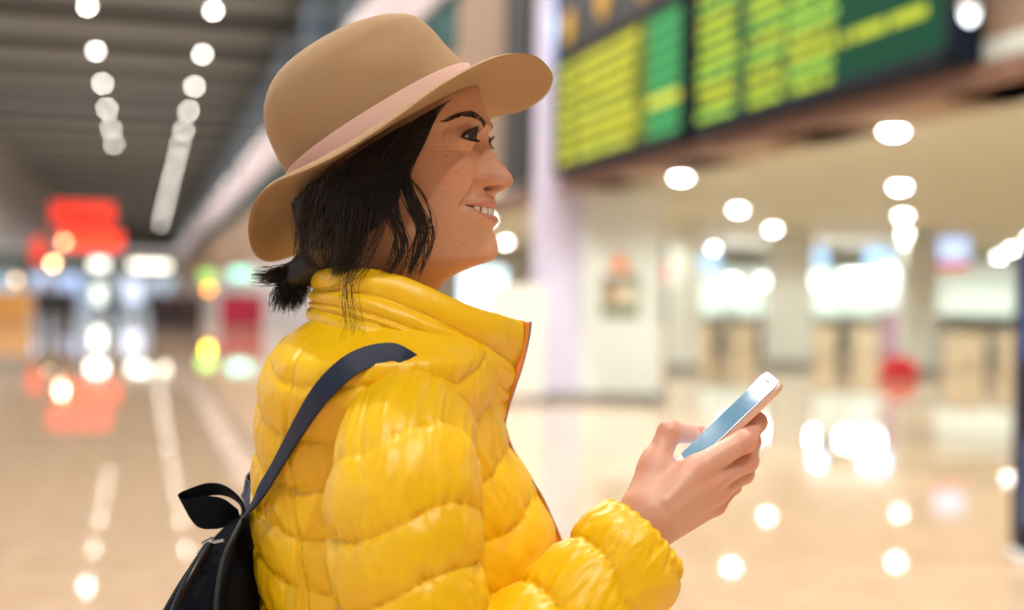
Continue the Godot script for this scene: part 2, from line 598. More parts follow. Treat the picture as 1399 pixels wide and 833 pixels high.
func build_check_in() -> void:
	# free-standing pillars
	var white := mat("pillar white", Color(0.86, 0.88, 0.86), 0.5)
	var lilac := mat("pillar lilac", Color(0.80, 0.78, 0.88), 0.5)
	var mb := MB.new()
	# tall pillar in front of the fascia
	mb.box(Vector3(0, HIGH / 2, 0), Vector3(0.66, HIGH, 0.66), 0.03)
	var o := thing("pillar", hall(5.86, 0, 19.9), 0, "tall lilac-white pillar rising past the end of the departure boards", "pillar")
	part("shaft", mb, lilac, o)
	mb = MB.new()
	mb.box(Vector3(0, 0.06, 0), Vector3(0.74, 0.12, 0.74), 0.02)
	part("plinth", mb, mat("plinth grey", Color(0.5, 0.5, 0.5), 0.4), o)
	o = thing("blue_lamp", hall(5.74, 5.3, 19.55), 0, "blue-white lamp mounted high on the tall lilac pillar", "lamp")
	mb = MB.new()
	mb.box(Vector3(0, 0, 0), Vector3(0.34, 0.34, 0.04), 0.01)
	part("housing", mb, mat("white enamel"), o)
	mb = MB.new()
	mb.box(Vector3(0, 0, 0.03), Vector3(0.24, 0.24, 0.04), 0.015)
	part("diffuser", mb, mat("blue lamp glow", Color(0.35, 0.68, 1.0), 0.4, 0.0, 1.0), o)
	omni(o, Vector3(0, 0, 0.2), 0.3, Color(0.5, 0.78, 1.0), 0.1)
	# white kiosk panel at the pillar's foot
	o = thing("partition", hall(5.05, 0, 19.2), deg_to_rad(-14.5), "waist-high white partition panel beside the tall lilac pillar", "partition")
	mb = MB.new()
	mb.box(Vector3(0, 0.86, 0), Vector3(0.80, 1.56, 0.08), 0.01)
	part("board", mb, mat("panel white", Color(0.90, 0.90, 0.87), 0.5), o)
	for x in [-0.32, 0.32]:
		mb = MB.new()
		mb.box(Vector3(x, 0.04, 0), Vector3(0.08, 0.08, 0.4), 0.01)
		part("foot", mb, mat("plinth grey"), o)
	# low square pillar with poster and sign
	o = thing("square_pillar", hall(6.78, 0, 19.85), deg_to_rad(-14.5), "white square pillar carrying a framed poster and an orange sign", "pillar")
	mb = MB.new()
	mb.box(Vector3(0, LOW / 2, 0), Vector3(1.16, LOW, 1.0), 0.02)
	part("shaft", mb, white, o)
	mb = MB.new()
	mb.box(Vector3(0, 0.06, 0), Vector3(1.2, 0.12, 1.04), 0.02)
	part("plinth", mb, mat("plinth grey"), o)
	var face := Transform3D(Basis(Vector3.UP, deg_to_rad(-14.5)), hall(6.78, 0, 19.85))
	o = thing("poster", face * Vector3(-0.03, 1.50, 0.505), deg_to_rad(-14.5), "framed picture poster on the white square pillar", "poster")
	mb = MB.new()
	mb.box(Vector3(0, 0, 0.01), Vector3(0.56, 0.62, 0.02), 0.005)
	part("frame", mb, mat("poster frame", Color(0.55, 0.58, 0.55), 0.4), o)
	mb = MB.new()
	mb.box(Vector3(0, 0, 0.022), Vector3(0.48, 0.54, 0.006))
	part("print", mb, poster_print(), o)
	o = thing("triangle_sign", face * Vector3(-0.04, 1.96, 0.505), deg_to_rad(-14.5), "small orange warning sign above the framed poster", "sign")
	mb = MB.new()
	mb.lathe(Vector3.ZERO, [Vector2(0.0, 0.0), Vector2(0.19, 0.0), Vector2(0.19, 0.012), Vector2(0.0, 0.012)], 3, Basis(Vector3.RIGHT, PI / 2) * Basis(Vector3.UP, PI / 2))
	part("plate", mb, mat("sign orange", Color(0.95, 0.55, 0.25), 0.5), o, true)
	# dark banner hanging beside the tall pillar, and a lit panel behind the woman's chin
	o = thing("dark_banner", hall(5.62, 3.2, 21.6), 0, "tall dark banner hanging on the wall past the lilac pillar", "banner")
	mb = MB.new()
	mb.box(Vector3(0, 2.4, 0), Vector3(0.05, 4.8, 1.6), 0.01)
	part("cloth", mb, mat("banner dark", Color(0.06, 0.09, 0.11), 0.7), o)
	mb = MB.new()
	mb.tube([Vector3(0, 4.85, -1.0), Vector3(0, 4.85, 1.0)], [0.03], 10)
	part("rod", mb, mat("plinth grey"), o)
	lit_panel("light_box", at_pixel(660, 398, 26.0), 0.8, 0.86, deg_to_rad(-14.5), Color(0.80, 0.93, 1.0), 2.2, "bright blue-white advertising light box behind the woman's chin")
	# columns further back
	for e in [[935, 30.0, 0.62, "slim white column between the pink round sign and the desks"], [1078, 33.0, 0.95, "broad white column in the middle of the check-in hall"], [1252, 31.0, 0.75, "white column beside the lilac stand with the red base"]]:
		var p := at_pixel(e[0], 416, e[1])
		o = thing("column", Vector3(p.x, 0, p.z), deg_to_rad(-14.5), e[3], "column", "columns of the check-in hall")
		mb = MB.new()
		mb.box(Vector3(0, LOW / 2, 0), Vector3(e[2], LOW, e[2]), 0.04)
		part("shaft", mb, white, o)
		mb = MB.new()
		mb.box(Vector3(0, 0.08, 0), Vector3(e[2] + 0.08, 0.16, e[2] + 0.08), 0.02)
		part("plinth", mb, mat("plinth grey"), o)
	# check-in desks
	var ids := [900, 955, 1012, 1120, 1184, 1318, 1386]
	var deps := [41.0, 41.0, 41.0, 39.5, 39.5, 34.0, 34.0]
	for k in ids.size():
		var p := at_pixel(ids[k], 416, deps[k])
		o = thing("check_in_desk", Vector3(p.x, 0, p.z), deg_to_rad(-14.5), "beige check-in desk with a dark top, %s of the row counted from the square pillar" % ORD[k], "desk", "check-in desks")
		mb = MB.new()
		mb.box(Vector3(0, 0.46, 0), Vector3(0.80, 0.92, 0.7), 0.03)
		part("body", mb, mat("desk beige", Color(0.90, 0.83, 0.72), 0.5), o)
		mb = MB.new()
		mb.box(Vector3(0, 0.95, 0), Vector3(0.86, 0.06, 0.8), 0.02)
		part("desktop", mb, mat("desk top dark", Color(0.28, 0.32, 0.28), 0.4), o)
		mb = MB.new()
		mb.box(Vector3(0.49, 0.30, 0), Vector3(0.16, 0.6, 0.6), 0.02)
		part("scale", mb, mat("desk dark", Color(0.34, 0.37, 0.34), 0.5), o)
	# backlit panels on the wall behind the desks
	for e in [[1015, 396, 43.0, 2.6, "behind the desks nearest the square pillar"], [1170, 398, 43.0, 2.9, "behind the middle desks"], [1345, 394, 40.0, 2.6, "behind the desks beside the totem"]]:
		lit_panel("backlit_wall_panel", at_pixel(e[0], e[1], e[2]), e[3], 1.5, deg_to_rad(-14.5), Color(0.90, 0.97, 0.95), 0.34, "wide softly backlit white wall panel " + e[4])
	# lit screens over the desks
	for e in [[1000, 386, 40.0, 0.30, 0.30], [1045, 384, 40.0, 0.28, 0.28], [1106, 382, 38.6, 0.34, 0.34], [1180, 380, 38.6, 1.15, 0.30]]:
		lit_panel("check_in_screen", at_pixel(e[0], e[1], e[2]), e[3], e[4], deg_to_rad(-14.5), Color(0.95, 0.99, 1.0), 9.0, "glowing white screen over the check-in desks, " + {1000: "first from the square pillar", 1045: "second from the square pillar", 1106: "third from the square pillar", 1180: "the widest one"}[e[0]])
	for e in [[1112, 352, 38.2, "second"], [1200, 353, 38.2, "last"], [965, 358, 39.5, "first"]]:
		lit_panel("blue_monitor", at_pixel(e[0], e[1], e[2]), 0.7, 0.42, deg_to_rad(-14.5), Color(0.62, 0.80, 0.98), 1.6, "pale blue monitor hung above the white screens, the %s from the square pillar" % e[3])
	o = thing("hanging_screen", at_pixel(1303, 346, 30.0), deg_to_rad(-14.5), "pale blue hanging screen with a red lower border, right of the white column", "screen")
	mb = MB.new()
	mb.box(Vector3(0, 0, -0.04), Vector3(0.72, 0.72, 0.08), 0.02)
	part("case", mb, mat("plinth grey"), o)
	mb = MB.new()
	mb.box(Vector3(0, 0.08, 0.005), Vector3(0.64, 0.5, 0.02), 0.005)
	part("screen", mb, mat("hanging screen glow", Color(0.72, 0.82, 1.0), 0.4, 0.0, 1.3), o)
	mb = MB.new()
	mb.box(Vector3(0, -0.27, 0.005), Vector3(0.64, 0.16, 0.02), 0.005)
	part("border", mb, mat("screen red", Color(0.9, 0.16, 0.2), 0.4, 0.0, 0.6), o)
	mb = MB.new()
	mb.tube([Vector3(0, 0.36, -0.04), Vector3(0, LOW - o.position.y, -0.04)], [0.03], 8)
	part("rod", mb, mat("plinth grey"), o)
	# lilac stand with a red base
	var p2 := at_pixel(1216, 416, 28.6)
	o = thing("banner_stand", Vector3(p2.x, 0, p2.z), deg_to_rad(-14.5), "narrow lilac banner stand on a rounded red base", "banner stand")
	mb = MB.new()
	mb.box(Vector3(0, 0.92, 0), Vector3(0.30, 0.90, 0.05), 0.01)
	part("banner", mb, mat("banner lilac", Color(0.74, 0.60, 0.74), 0.5), o)
	mb = MB.new()
	mb.lathe(Vector3(0.2, 0, 0), [Vector2(0.0, 0.0), Vector2(0.40, 0.0), Vector2(0.40, 0.18), Vector2(0.30, 0.36), Vector2(0.10, 0.46), Vector2(0.0, 0.46)], 20)
	part("base", mb, mat("base red", Color(0.80, 0.06, 0.14), 0.5), o)
	# pink round sign on a brown post
	p2 = at_pixel(914, 416, 33.0)
	o = thing("round_sign", Vector3(p2.x, 0, p2.z), deg_to_rad(-14.5), "pink round sign on a dark brown post", "sign")
	mb = MB.new()
	mb.box(Vector3(0.05, 0.9, 0), Vector3(0.22, 1.8, 0.16), 0.02)
	part("post", mb, mat("post brown", Color(0.42, 0.33, 0.28), 0.5), o)
	mb = MB.new()
	mb.lathe(Vector3(0, 2.12, 0.1), [Vector2(0.0, 0.0), Vector2(0.26, 0.0), Vector2(0.26, 0.05), Vector2(0.0, 0.05)], 24, Basis(Vector3.RIGHT, PI / 2))
	part("disc", mb, mat("sign pink", Color(0.92, 0.35, 0.42), 0.4, 0.0, 0.3), o)
	# totem with a blue screen at the edge of the frame
	p2 = at_pixel(1389, 416, 8.0)
	o = thing("screen_totem", Vector3(p2.x + 0.335, 0, p2.z + 0.02), deg_to_rad(-14.5), "dark blue upright totem with a glowing blue screen at the frame's edge", "information totem")
	mb = MB.new()
	mb.box(Vector3(0, 0.93, 0), Vector3(0.6, 1.74, 0.14), 0.02)
	part("case", mb, mat("totem navy", Color(0.05, 0.09, 0.2), 0.3), o)
	mb = MB.new()
	mb.box(Vector3(0, 0.03, 0), Vector3(0.60, 0.05, 0.24), 0.02)
	part("foot", mb, mat("white enamel"), o)
	mb = MB.new()
	mb.box(Vector3(0, 1.44, 0.072), Vector3(0.53, 0.6, 0.012), 0.003)
	part("screen", mb, mat("totem screen glow", Color(0.18, 0.42, 0.85), 0.3, 0.0, 0.9), o)
	mb = MB.new()
	mb.box(Vector3(0, 0.46, 0.072), Vector3(0.53, 0.5, 0.012), 0.003)
	part("lower_panel", mb, mat("totem panel", Color(0.35, 0.45, 0.68), 0.3), o)

func poster_print() -> StandardMaterial3D:
	var im := Image.create(24, 24, false, Image.FORMAT_RGB8)
	im.fill(Color(0.72, 0.72, 0.62))
	im.fill_rect(Rect2i(0, 0, 24, 7), Color(0.50, 0.50, 0.42))
	im.fill_rect(Rect2i(2, 9, 8, 12), Color(0.62, 0.42, 0.33))
	im.fill_rect(Rect2i(11, 10, 9, 8), Color(0.85, 0.82, 0.72))
	im.fill_rect(Rect2i(0, 20, 24, 4), Color(0.45, 0.40, 0.33))
	var m := mat("poster print", Color.WHITE, 0.5)
	m.albedo_texture = ImageTexture.create_from_image(im)
	return m

# a light box: case, lit face and a lamp of its size in front
func lit_panel(called: String, at: Vector3, w: float, h: float, turn: float, color: Color, power: float, label: String, group := "") -> Node3D:
	var o := thing(called, at, turn, label, "screen" if "screen" in called or "monitor" in called else "lit sign", group)
	var mb := MB.new()
	mb.box(Vector3(0, 0, -0.06), Vector3(w + 0.06, h + 0.06, 0.12), 0.01)
	part("case", mb, mat("plinth grey"), o)
	mb = MB.new()
	mb.box(Vector3(0, 0, 0.005), Vector3(w, h, 0.02), 0.005)
	part("lit_face", mb, mat("lit %s %.2f" % [color.to_html(), power], color, 0.4, 0.0, power), o)
	for x in [-w * 0.4, w * 0.4]:
		mb = MB.new()
		if "monitor" in called: mb.box(Vector3(x, (LOW - at.y + h / 2) / 2, -0.06), Vector3(0.03, LOW - at.y - h / 2 - 0.005, 0.03))
		else: mb.box(Vector3(x, -(at.y + h / 2) / 2, -0.06), Vector3(0.05, at.y - h / 2, 0.05), 0.005)
		part("rod" if "monitor" in called else "post", mb, mat("plinth grey"), o)
	var al := AreaLight3D.new()
	al.name = "face_light"
	al.area_size = Vector2(w, h)
	al.light_energy = power * 0.4
	al.light_color = color
	al.shadow_enabled = true
	al.position = Vector3(0, 0, 0.03)
	al.rotation.y = PI
	o.add_child(al)
	return o

func build_far_end() -> void:
	# shops at the far end of the hall, 84 m away
	var turn := 0.0
	var o := thing("shop_block", hall(-3.6, 0, 91.0), turn, "grey single-storey shop block across the far end of the hall", "shop")
	var mb := MB.new()
	mb.box(Vector3(0, 1.9, -2.0), Vector3(11.6, 3.8, 4.0), 0.05)
	part("body", mb, mat("shop grey", Color(0.42, 0.46, 0.47), 0.6), o)
	mb = MB.new()
	mb.box(Vector3(0, 3.95, -2.0), Vector3(12.4, 0.3, 4.8), 0.05)
	part("roof", mb, mat("shop roof", Color(0.62, 0.62, 0.64), 0.5), o)
	for k in 5:
		mb = MB.new()
		mb.box(Vector3(-4.6 + k * 2.3, 1.25, 0.02), Vector3(1.9, 2.3, 0.06), 0.02)
		part("shop_window", mb, mat("shop window glow", Color(0.62, 0.72, 0.82), 0.2, 0.0, 0.35), o)
	far_panel("orange_sign", 124, 328, 83.6, 3.5, 1.05, Color(1.0, 0.22, 0.06), 1.15, "long bright orange-red lit sign over the far shops")
	far_panel("red_canopy", 113, 292, 86.0, 3.6, 1.3, Color(0.95, 0.16, 0.05), 0.42, "dim red lit canopy on top of the orange sign")
	far_panel("red_light_box", 52, 342, 85.0, 0.7, 1.5, Color(0.95, 0.22, 0.08), 0.5, "narrow red light box beside the round warm lamp")
	far_panel("white_sign", 135, 361, 84.7, 0.9, 0.5, Color(1.0, 1.0, 0.96), 3.6, "short white lit sign under the orange sign")
	far_panel("wide_white_sign", 205, 363, 84.0, 2.2, 0.4, Color(1.0, 0.99, 0.92), 3.6, "wide white lit sign beside the short white sign")
	far_panel("lit_doorway", 135, 402, 84.0, 0.6, 1.0, Color(0.93, 1.0, 0.95), 1.7, "bright greenish-white lit doorway under the short white sign")
	far_panel("blue_shop_window", 93, 388, 84.0, 1.3, 1.1, Color(0.62, 0.76, 0.98), 0.9, "pale blue lit shop window beside the bright doorway")
	far_panel("blue_shop_screen", 56, 382, 84.0, 0.7, 0.8, Color(0.70, 0.80, 0.98), 0.8, "small pale blue lit screen near the yellow counter")
	far_panel("lilac_shop_window", 182, 398, 84.0, 0.9, 1.3, Color(0.80, 0.86, 0.98), 1.0, "pale lilac lit shop window under the wide white sign")
	far_panel("teal_sign", 336, 374, 80.0, 1.7, 0.55, Color(0.62, 0.98, 0.88), 1.7, "teal-white lit sign above the crimson kiosk")
	far_panel("green_sign", 284, 378, 80.0, 0.8, 0.6, Color(0.66, 0.92, 0.45), 1.0, "yellow-green lit sign beside the teal sign")
	for e in [[72, 360, 1.0, 0.86, 0.70, 2.6, "round warm-white lamp on the far shop front"], [285, 395, 1.0, 0.78, 0.15, 1.2, "round yellow lamp below the green sign"], [22, 383, 0.95, 0.85, 0.70, 0.8, "dim round cream lamp near the yellow counter"], [88, 331, 1.0, 0.80, 0.65, 1.8, "round pale lamp at the end of the orange sign"]]:
		var g := thing("round_lamp", at_pixel(e[0], e[1], 81.5), 0, e[6], "lamp", "round lamps of the far shops")
		mb = MB.new()
		mb.lathe(Vector3.ZERO, [Vector2(0, 0.20), Vector2(0.12, 0.17), Vector2(0.20, 0.0), Vector2(0.12, -0.17), Vector2(0, -0.20)], 20)
		part("globe", mb, mat("globe glow " + e[6], Color(e[2], e[3], e[4]), 0.4, 0.0, e[5]), g)
		mb = MB.new()
		mb.tube([Vector3(0, -0.18, 0), Vector3(0, -g.position.y, 0)], [0.03], 8)
		part("post", mb, mat("plinth grey"), g)
		omni(g, Vector3(0, 0, 0.3), e[5], Color(e[2], e[3], e[4]), 0.15)
	# crimson kiosk and the dark counter beside it
	var p := at_pixel(330, 416, 62.0)
	o = thing("crimson_kiosk", Vector3(p.x, 0, p.z), 0, "crimson kiosk under the teal sign", "kiosk")
	mb = MB.new()
	mb.box(Vector3(0, 0.72, 0), Vector3(1.85, 1.3, 1.2), 0.05)
	part("body", mb, mat("kiosk crimson", Color(0.62, 0.03, 0.20), 0.4), o)
	mb = MB.new()
	mb.box(Vector3(0, 1.42, 0), Vector3(2.0, 0.1, 1.35), 0.03)
	part("counter_top", mb, mat("kiosk wine", Color(0.50, 0.10, 0.20), 0.4), o)
	mb = MB.new()
	mb.box(Vector3(0, 0.04, 0), Vector3(1.8, 0.08, 1.1), 0.02)
	part("plinth", mb, mat("plinth grey"), o)
	p = at_pixel(240, 416, 62.0)
	o = thing("dark_counter", Vector3(p.x, 0, p.z), 0, "dark purple counter between the doorway and the crimson kiosk", "counter")
	mb = MB.new()
	mb.box(Vector3(0, 0.6, 0), Vector3(2.2, 1.2, 1.0), 0.05)
	part("body", mb, mat("counter purple", Color(0.12, 0.05, 0.10), 0.5), o)
	mb = MB.new()
	mb.box(Vector3(0, 1.26, 0), Vector3(2.3, 0.12, 1.1), 0.03)
	part("counter_top", mb, mat("kiosk wine"), o)
	p = at_pixel(14, 416, 62.0)
	o = thing("yellow_counter", Vector3(p.x, 0, p.z), 0, "tan yellow counter at the far end, beside the standing people", "counter")
	mb = MB.new()
	mb.box(Vector3(-0.3, 0.7, 0), Vector3(2.4, 1.3, 1.0), 0.05)
	part("body", mb, mat("counter tan", Color(0.80, 0.58, 0.30), 0.5), o)
	mb = MB.new()
	mb.box(Vector3(-0.3, 1.38, 0), Vector3(2.5, 0.08, 1.1), 0.03)
	part("counter_top", mb, mat("desk beige"), o)
	mb = MB.new()
	mb.box(Vector3(-0.3, 0.04, 0), Vector3(2.3, 0.08, 0.9), 0.02)
	part("plinth", mb, mat("plinth grey"), o)
	# travellers
	var who := [[58, 50.0, 0.3, "dark brown coat", Color(0.10, 0.07, 0.06), "nearest the yellow counter"], [78, 48.0, 2.6, "black jacket", Color(0.02, 0.025, 0.04), "standing before the blue shop window"], [97, 51.0, -0.8, "navy jacket", Color(0.03, 0.05, 0.12), "just beyond the one in black"],
		[158, 50.0, 1.2, "dark teal jacket", Color(0.03, 0.09, 0.11), "between the doorway and the counter"], [212, 52.0, 0.0, "charcoal coat", Color(0.05, 0.05, 0.06), "before the dark purple counter"], [236, 54.0, 2.0, "dark wine coat", Color(0.14, 0.03, 0.06), "at the middle of the purple counter"], [262, 50.0, -1.2, "black coat", Color(0.03, 0.03, 0.04), "at the end of the purple counter"]]
	var body := figure_mesh()
	for w in who:
		var q := at_pixel(w[0], 416, w[1])
		o = thing("person", Vector3(q.x, 0, q.z), w[2], "distant person in a %s, %s" % [w[3], w[5]], "person", "travellers at the far end")
		part_mesh("body", body[0], mat("far skin", Color(0.78, 0.56, 0.44), 0.6), o)
		part_mesh("coat", body[1], mat("coat " + w[3], w[4], 0.7), o)
		part_mesh("trousers", body[2], mat("far trousers", Color(0.05, 0.05, 0.07), 0.8), o)
		part_mesh("hair", body[3], mat("far hair", Color(0.06, 0.04, 0.03), 0.7), o)

func far_panel(called: String, px: float, py: float, depth: float, w: float, h: float, color: Color, power: float, label: String) -> void:
	lit_panel(called, at_pixel(px, py, depth), w, h, 0.0, color, power, label)

# a small standing figure: skin body, coat, trousers, hair
func figure_mesh() -> Array:
	var skin := MB.new()
	skin.lathe(Vector3(0, 0, 0), [Vector2(0.0, 1.72), Vector2(0.05, 1.71), Vector2(0.08, 1.66), Vector2(0.085, 1.60), Vector2(0.075, 1.54), Vector2(0.055, 1.50), Vector2(0.05, 1.44), Vector2(0.10, 1.40), Vector2(0.15, 1.30), Vector2(0.13, 1.0), Vector2(0.0, 0.9)], 16)
	for s in [-1.0, 1.0]:
		skin.tube([Vector3(s * 0.15, 1.36, 0), Vector3(s * 0.22, 1.1, 0.02), Vector3(s * 0.24, 0.86, 0.08), Vector3(s * 0.24, 0.74, 0.10)], [0.045, 0.04, 0.03, 0.025], 8)
		skin.tube([Vector3(s * 0.09, 0.92, 0), Vector3(s * 0.10, 0.5, 0.01), Vector3(s * 0.10, 0.08, 0)], [0.075, 0.055, 0.04], 8)
	var coat := MB.new()
	coat.lathe(Vector3(0, 0, 0), [Vector2(0.07, 1.47), Vector2(0.13, 1.44), Vector2(0.20, 1.36), Vector2(0.20, 1.1), Vector2(0.19, 1.0), Vector2(0.22, 0.72), Vector2(0.0, 0.74)], 16)
	for s in [-1.0, 1.0]:
		coat.tube([Vector3(s * 0.16, 1.38, 0), Vector3(s * 0.24, 1.1, 0.02), Vector3(s * 0.25, 0.84, 0.08)], [0.075, 0.065, 0.055], 10)
	var legs := MB.new()
	for s in [-1.0, 1.0]:
		legs.tube([Vector3(s * 0.09, 0.84, 0), Vector3(s * 0.10, 0.5, 0.01), Vector3(s * 0.10, 0.04, 0)], [0.10, 0.075, 0.06], 10)
		legs.box(Vector3(s * 0.10, 0.04, 0.06), Vector3(0.09, 0.08, 0.25), 0.02)
	var hair := MB.new()
	hair.lathe(Vector3(0, 0, -0.015), [Vector2(0.0, 1.75), Vector2(0.06, 1.735), Vector2(0.095, 1.67), Vector2(0.09, 1.62), Vector2(0.06, 1.60)], 14)
	return [skin.mesh(), coat.mesh(), legs.mesh(), hair.mesh()]

# ---------------------------------------------------------------- the woman
# "View axes": x right, y up, z towards the camera, origin on the camera's axis at distance D. V() takes a pixel of the frame and a z.
func V(px: float, py: float, z: float) -> Vector3:
	var k := (D - z) / F
	return Vector3((px - 699.5) * k, (416.5 - py) * k, z)

func view_to(o: Node3D) -> Transform3D:
	return o.transform.affine_inverse() * Transform3D(cam_basis, cam_at + cam_basis * Vector3(0, 0, -D))

# smooth table look-up: xs rising
func lut(xs: Array, ys: Array, x: float) -> float:
	var n := xs.size()
	if x <= xs[0]: return ys[0]
	if x >= xs[n - 1]: return ys[n - 1]
	var i := 0
	while x > xs[i + 1]: i += 1
	var h: float = xs[i + 1] - xs[i]
	var t: float = (x - xs[i]) / h
	var s: float = (ys[i + 1] - ys[i]) / h
	var m0: float = s
	var m1: float = s
	if i > 0:
		var sp: float = (ys[i] - ys[i - 1]) / (xs[i] - xs[i - 1])
		m0 = 0.0 if sp * s <= 0 else 2.0 * sp * s / (sp + s)
	if i < n - 2:
		var sn: float = (ys[i + 2] - ys[i + 1]) / (xs[i + 2] - xs[i + 1])
		m1 = 0.0 if sn * s <= 0 else 2.0 * sn * s / (sn + s)
	var t2 := t * t
	var t3 := t2 * t
	return (2 * t3 - 3 * t2 + 1) * ys[i] + (t3 - 2 * t2 + t) * h * m0 + (-2 * t3 + 3 * t2) * ys[i + 1] + (t3 - t2) * h * m1

# Catmull-Rom through points (Array of Vector3), t in 0..1
func spline(p: Array, t: float, closed := false) -> Vector3:
	var n := p.size()
	var f := t * (n if closed else n - 1)
	var i := int(floor(f))
	if not closed: i = clampi(i, 0, n - 2)
	var u := f - i
	var a: Vector3; var b: Vector3; var c: Vector3; var d: Vector3
	if closed:
		a = p[posmod(i - 1, n)]; b = p[posmod(i, n)]; c = p[posmod(i + 1, n)]; d = p[posmod(i + 2, n)]
	else:
		b = p[i]; c = p[i + 1]
		a = p[i - 1] if i > 0 else b * 2.0 - c
		d = p[i + 2] if i + 2 < n else c * 2.0 - b
	return b.cubic_interpolate(c, a, d, u)

func bump(dx: float, sx: float, dy: float, sy: float) -> float:
	var e := dx * dx / (sx * sx) + dy * dy / (sy * sy)
	return exp(-e) if e < 9.0 else 0.0

func sup(c: float, n: float) -> float:
	return signf(c) * pow(absf(c), 2.0 / n)

# ------------------------------------------------ head
const YAW := deg_to_rad(14.0)
const HX := 560.0
const EYE_L := 0.031
const EYE_Y := 195.0
const EYE_R := 0.0122
const EYE_X := 0.0642
const T_PY := [80.0, 90.0, 104.0, 118.0, 130.0, 150.0, 165.0, 178.0, 195.0, 222.0, 252.0, 282.0, 302.0, 318.0, 334.0, 346.0, 353.0, 358.0, 362.0, 366.0, 372.0, 384.0, 400.0, 430.0, 470.0, 520.0, 600.0, 900.0, 1180.0]
const T_FR := [560.0, 610.0, 636.0, 649.0, 655.0, 661.0, 664.5, 665.0, 661.0, 658.0, 660.0, 666.0, 669.0, 669.0, 668.0, 667.0, 664.0, 658.0, 651.0, 643.0, 627.0, 606.0, 594.0, 588.0, 592.0, 612.0, 640.0, 665.0, 675.0]
const T_BK := [505.0, 475.0, 455.0, 442.0, 434.0, 422.0, 417.0, 414.0, 412.0, 411.0, 414.0, 420.0, 425.0, 430.0, 434.0, 437.0, 439.0, 440.0, 441.0, 442.0, 443.0, 445.0, 445.0, 440.0, 430.0, 415.0, 400.0, 400.0, 410.0]
const T_W := [0.018, 0.036, 0.050, 0.060, 0.065, 0.070, 0.0715, 0.072, 0.0715, 0.0705, 0.068, 0.0645, 0.0625, 0.061, 0.059, 0.0575, 0.057, 0.056, 0.0555, 0.055, 0.054, 0.053, 0.053, 0.055, 0.060, 0.085, 0.092, 0.090, 0.125]
const T_TP := [0.0, 0.0, 0.0, 0.0, 0.0, 0.0, 0.0, 0.0, 0.0, 0.05, 0.14, 0.28, 0.36, 0.42, 0.46, 0.46, 0.44, 0.40, 0.36, 0.30, 0.2, 0.1, 0.0, 0.0, 0.0, 0.0, 0.0, 0.0, 0.0]
# the profile itself, where it differs: nose, lips, chin
const P_PY := [165.0, 178.0, 187.0, 195.0, 200.0, 208.0, 215.0, 222.0, 233.0, 240.0, 245.0, 250.0, 254.0, 258.0, 261.0, 264.0, 267.0, 270.0, 274.0, 279.0, 283.0, 286.5, 291.0, 296.0, 300.0, 304.0, 308.0, 313.0, 318.0, 326.0, 334.0, 342.0, 348.0, 353.0, 357.0, 361.0, 366.0]
const P_FR := [666.0, 668.0, 667.5, 667.5, 668.5, 672.0, 677.0, 682.5, 692.0, 697.5, 700.0, 700.8, 699.5, 696.0, 691.5, 685.0, 679.0, 677.0, 676.0, 676.5, 677.0, 675.0, 673.0, 675.5, 677.2, 677.4, 676.6, 674.8, 674.6, 677.5, 679.8, 680.3, 679.5, 676.5, 671.5, 663.0, 648.0]

class HeadRow:
	var fr := 0.0
	var bk := 0.0
	var w := 0.0
	var tp := 0.0
	var prof := 0.0
	var lw := 0.0

var rows_cache := {}
func head_row(py: float) -> HeadRow:
	if rows_cache.has(py): return rows_cache[py]
	var r := HeadRow.new()
	r.fr = lut(T_PY, T_FR, py)
	r.bk = lut(T_PY, T_BK, py)
	r.w = lut(T_PY, T_W, py)
	r.tp = lut(T_PY, T_TP, py)
	r.prof = lut(P_PY, P_FR, py) if py > 165.0 and py < 366.0 else r.fr
	var near := clampf((py - 165.0) / 10.0, 0, 1) * clampf((366.0 - py) / 8.0, 0, 1)
	r.prof = lerpf(r.fr, r.prof, near)
	r.lw = lut([165.0, 190.0, 200.0, 222.0, 240.0, 252.0, 262.0, 270.0, 276.0, 286.0, 300.0, 315.0, 335.0, 356.0], [0.03, 0.012, 0.0088, 0.0088, 0.0110, 0.0118, 0.0115, 0.012, 0.020, 0.021, 0.019, 0.020, 0.019, 0.018], py)
	rows_cache[py] = r
	return r

# head-local (forward, py, lateral) -> view axes
func head_view(xl: float, py: float, l: float) -> Vector3:
	return Vector3((HX - 699.5) * K + xl * cos(YAW) - l * sin(YAW), (416.5 - py) * K, xl * sin(YAW) + l * cos(YAW))

func mouth_edge(l: float) -> Vector2:   # upper and lower border of the open mouth
	var q := 1.0 - pow(absf(l) / 0.0262, 2.0)
	return Vector2(282.8 + 3.9 * q, 284.6 + 12.4 * q)

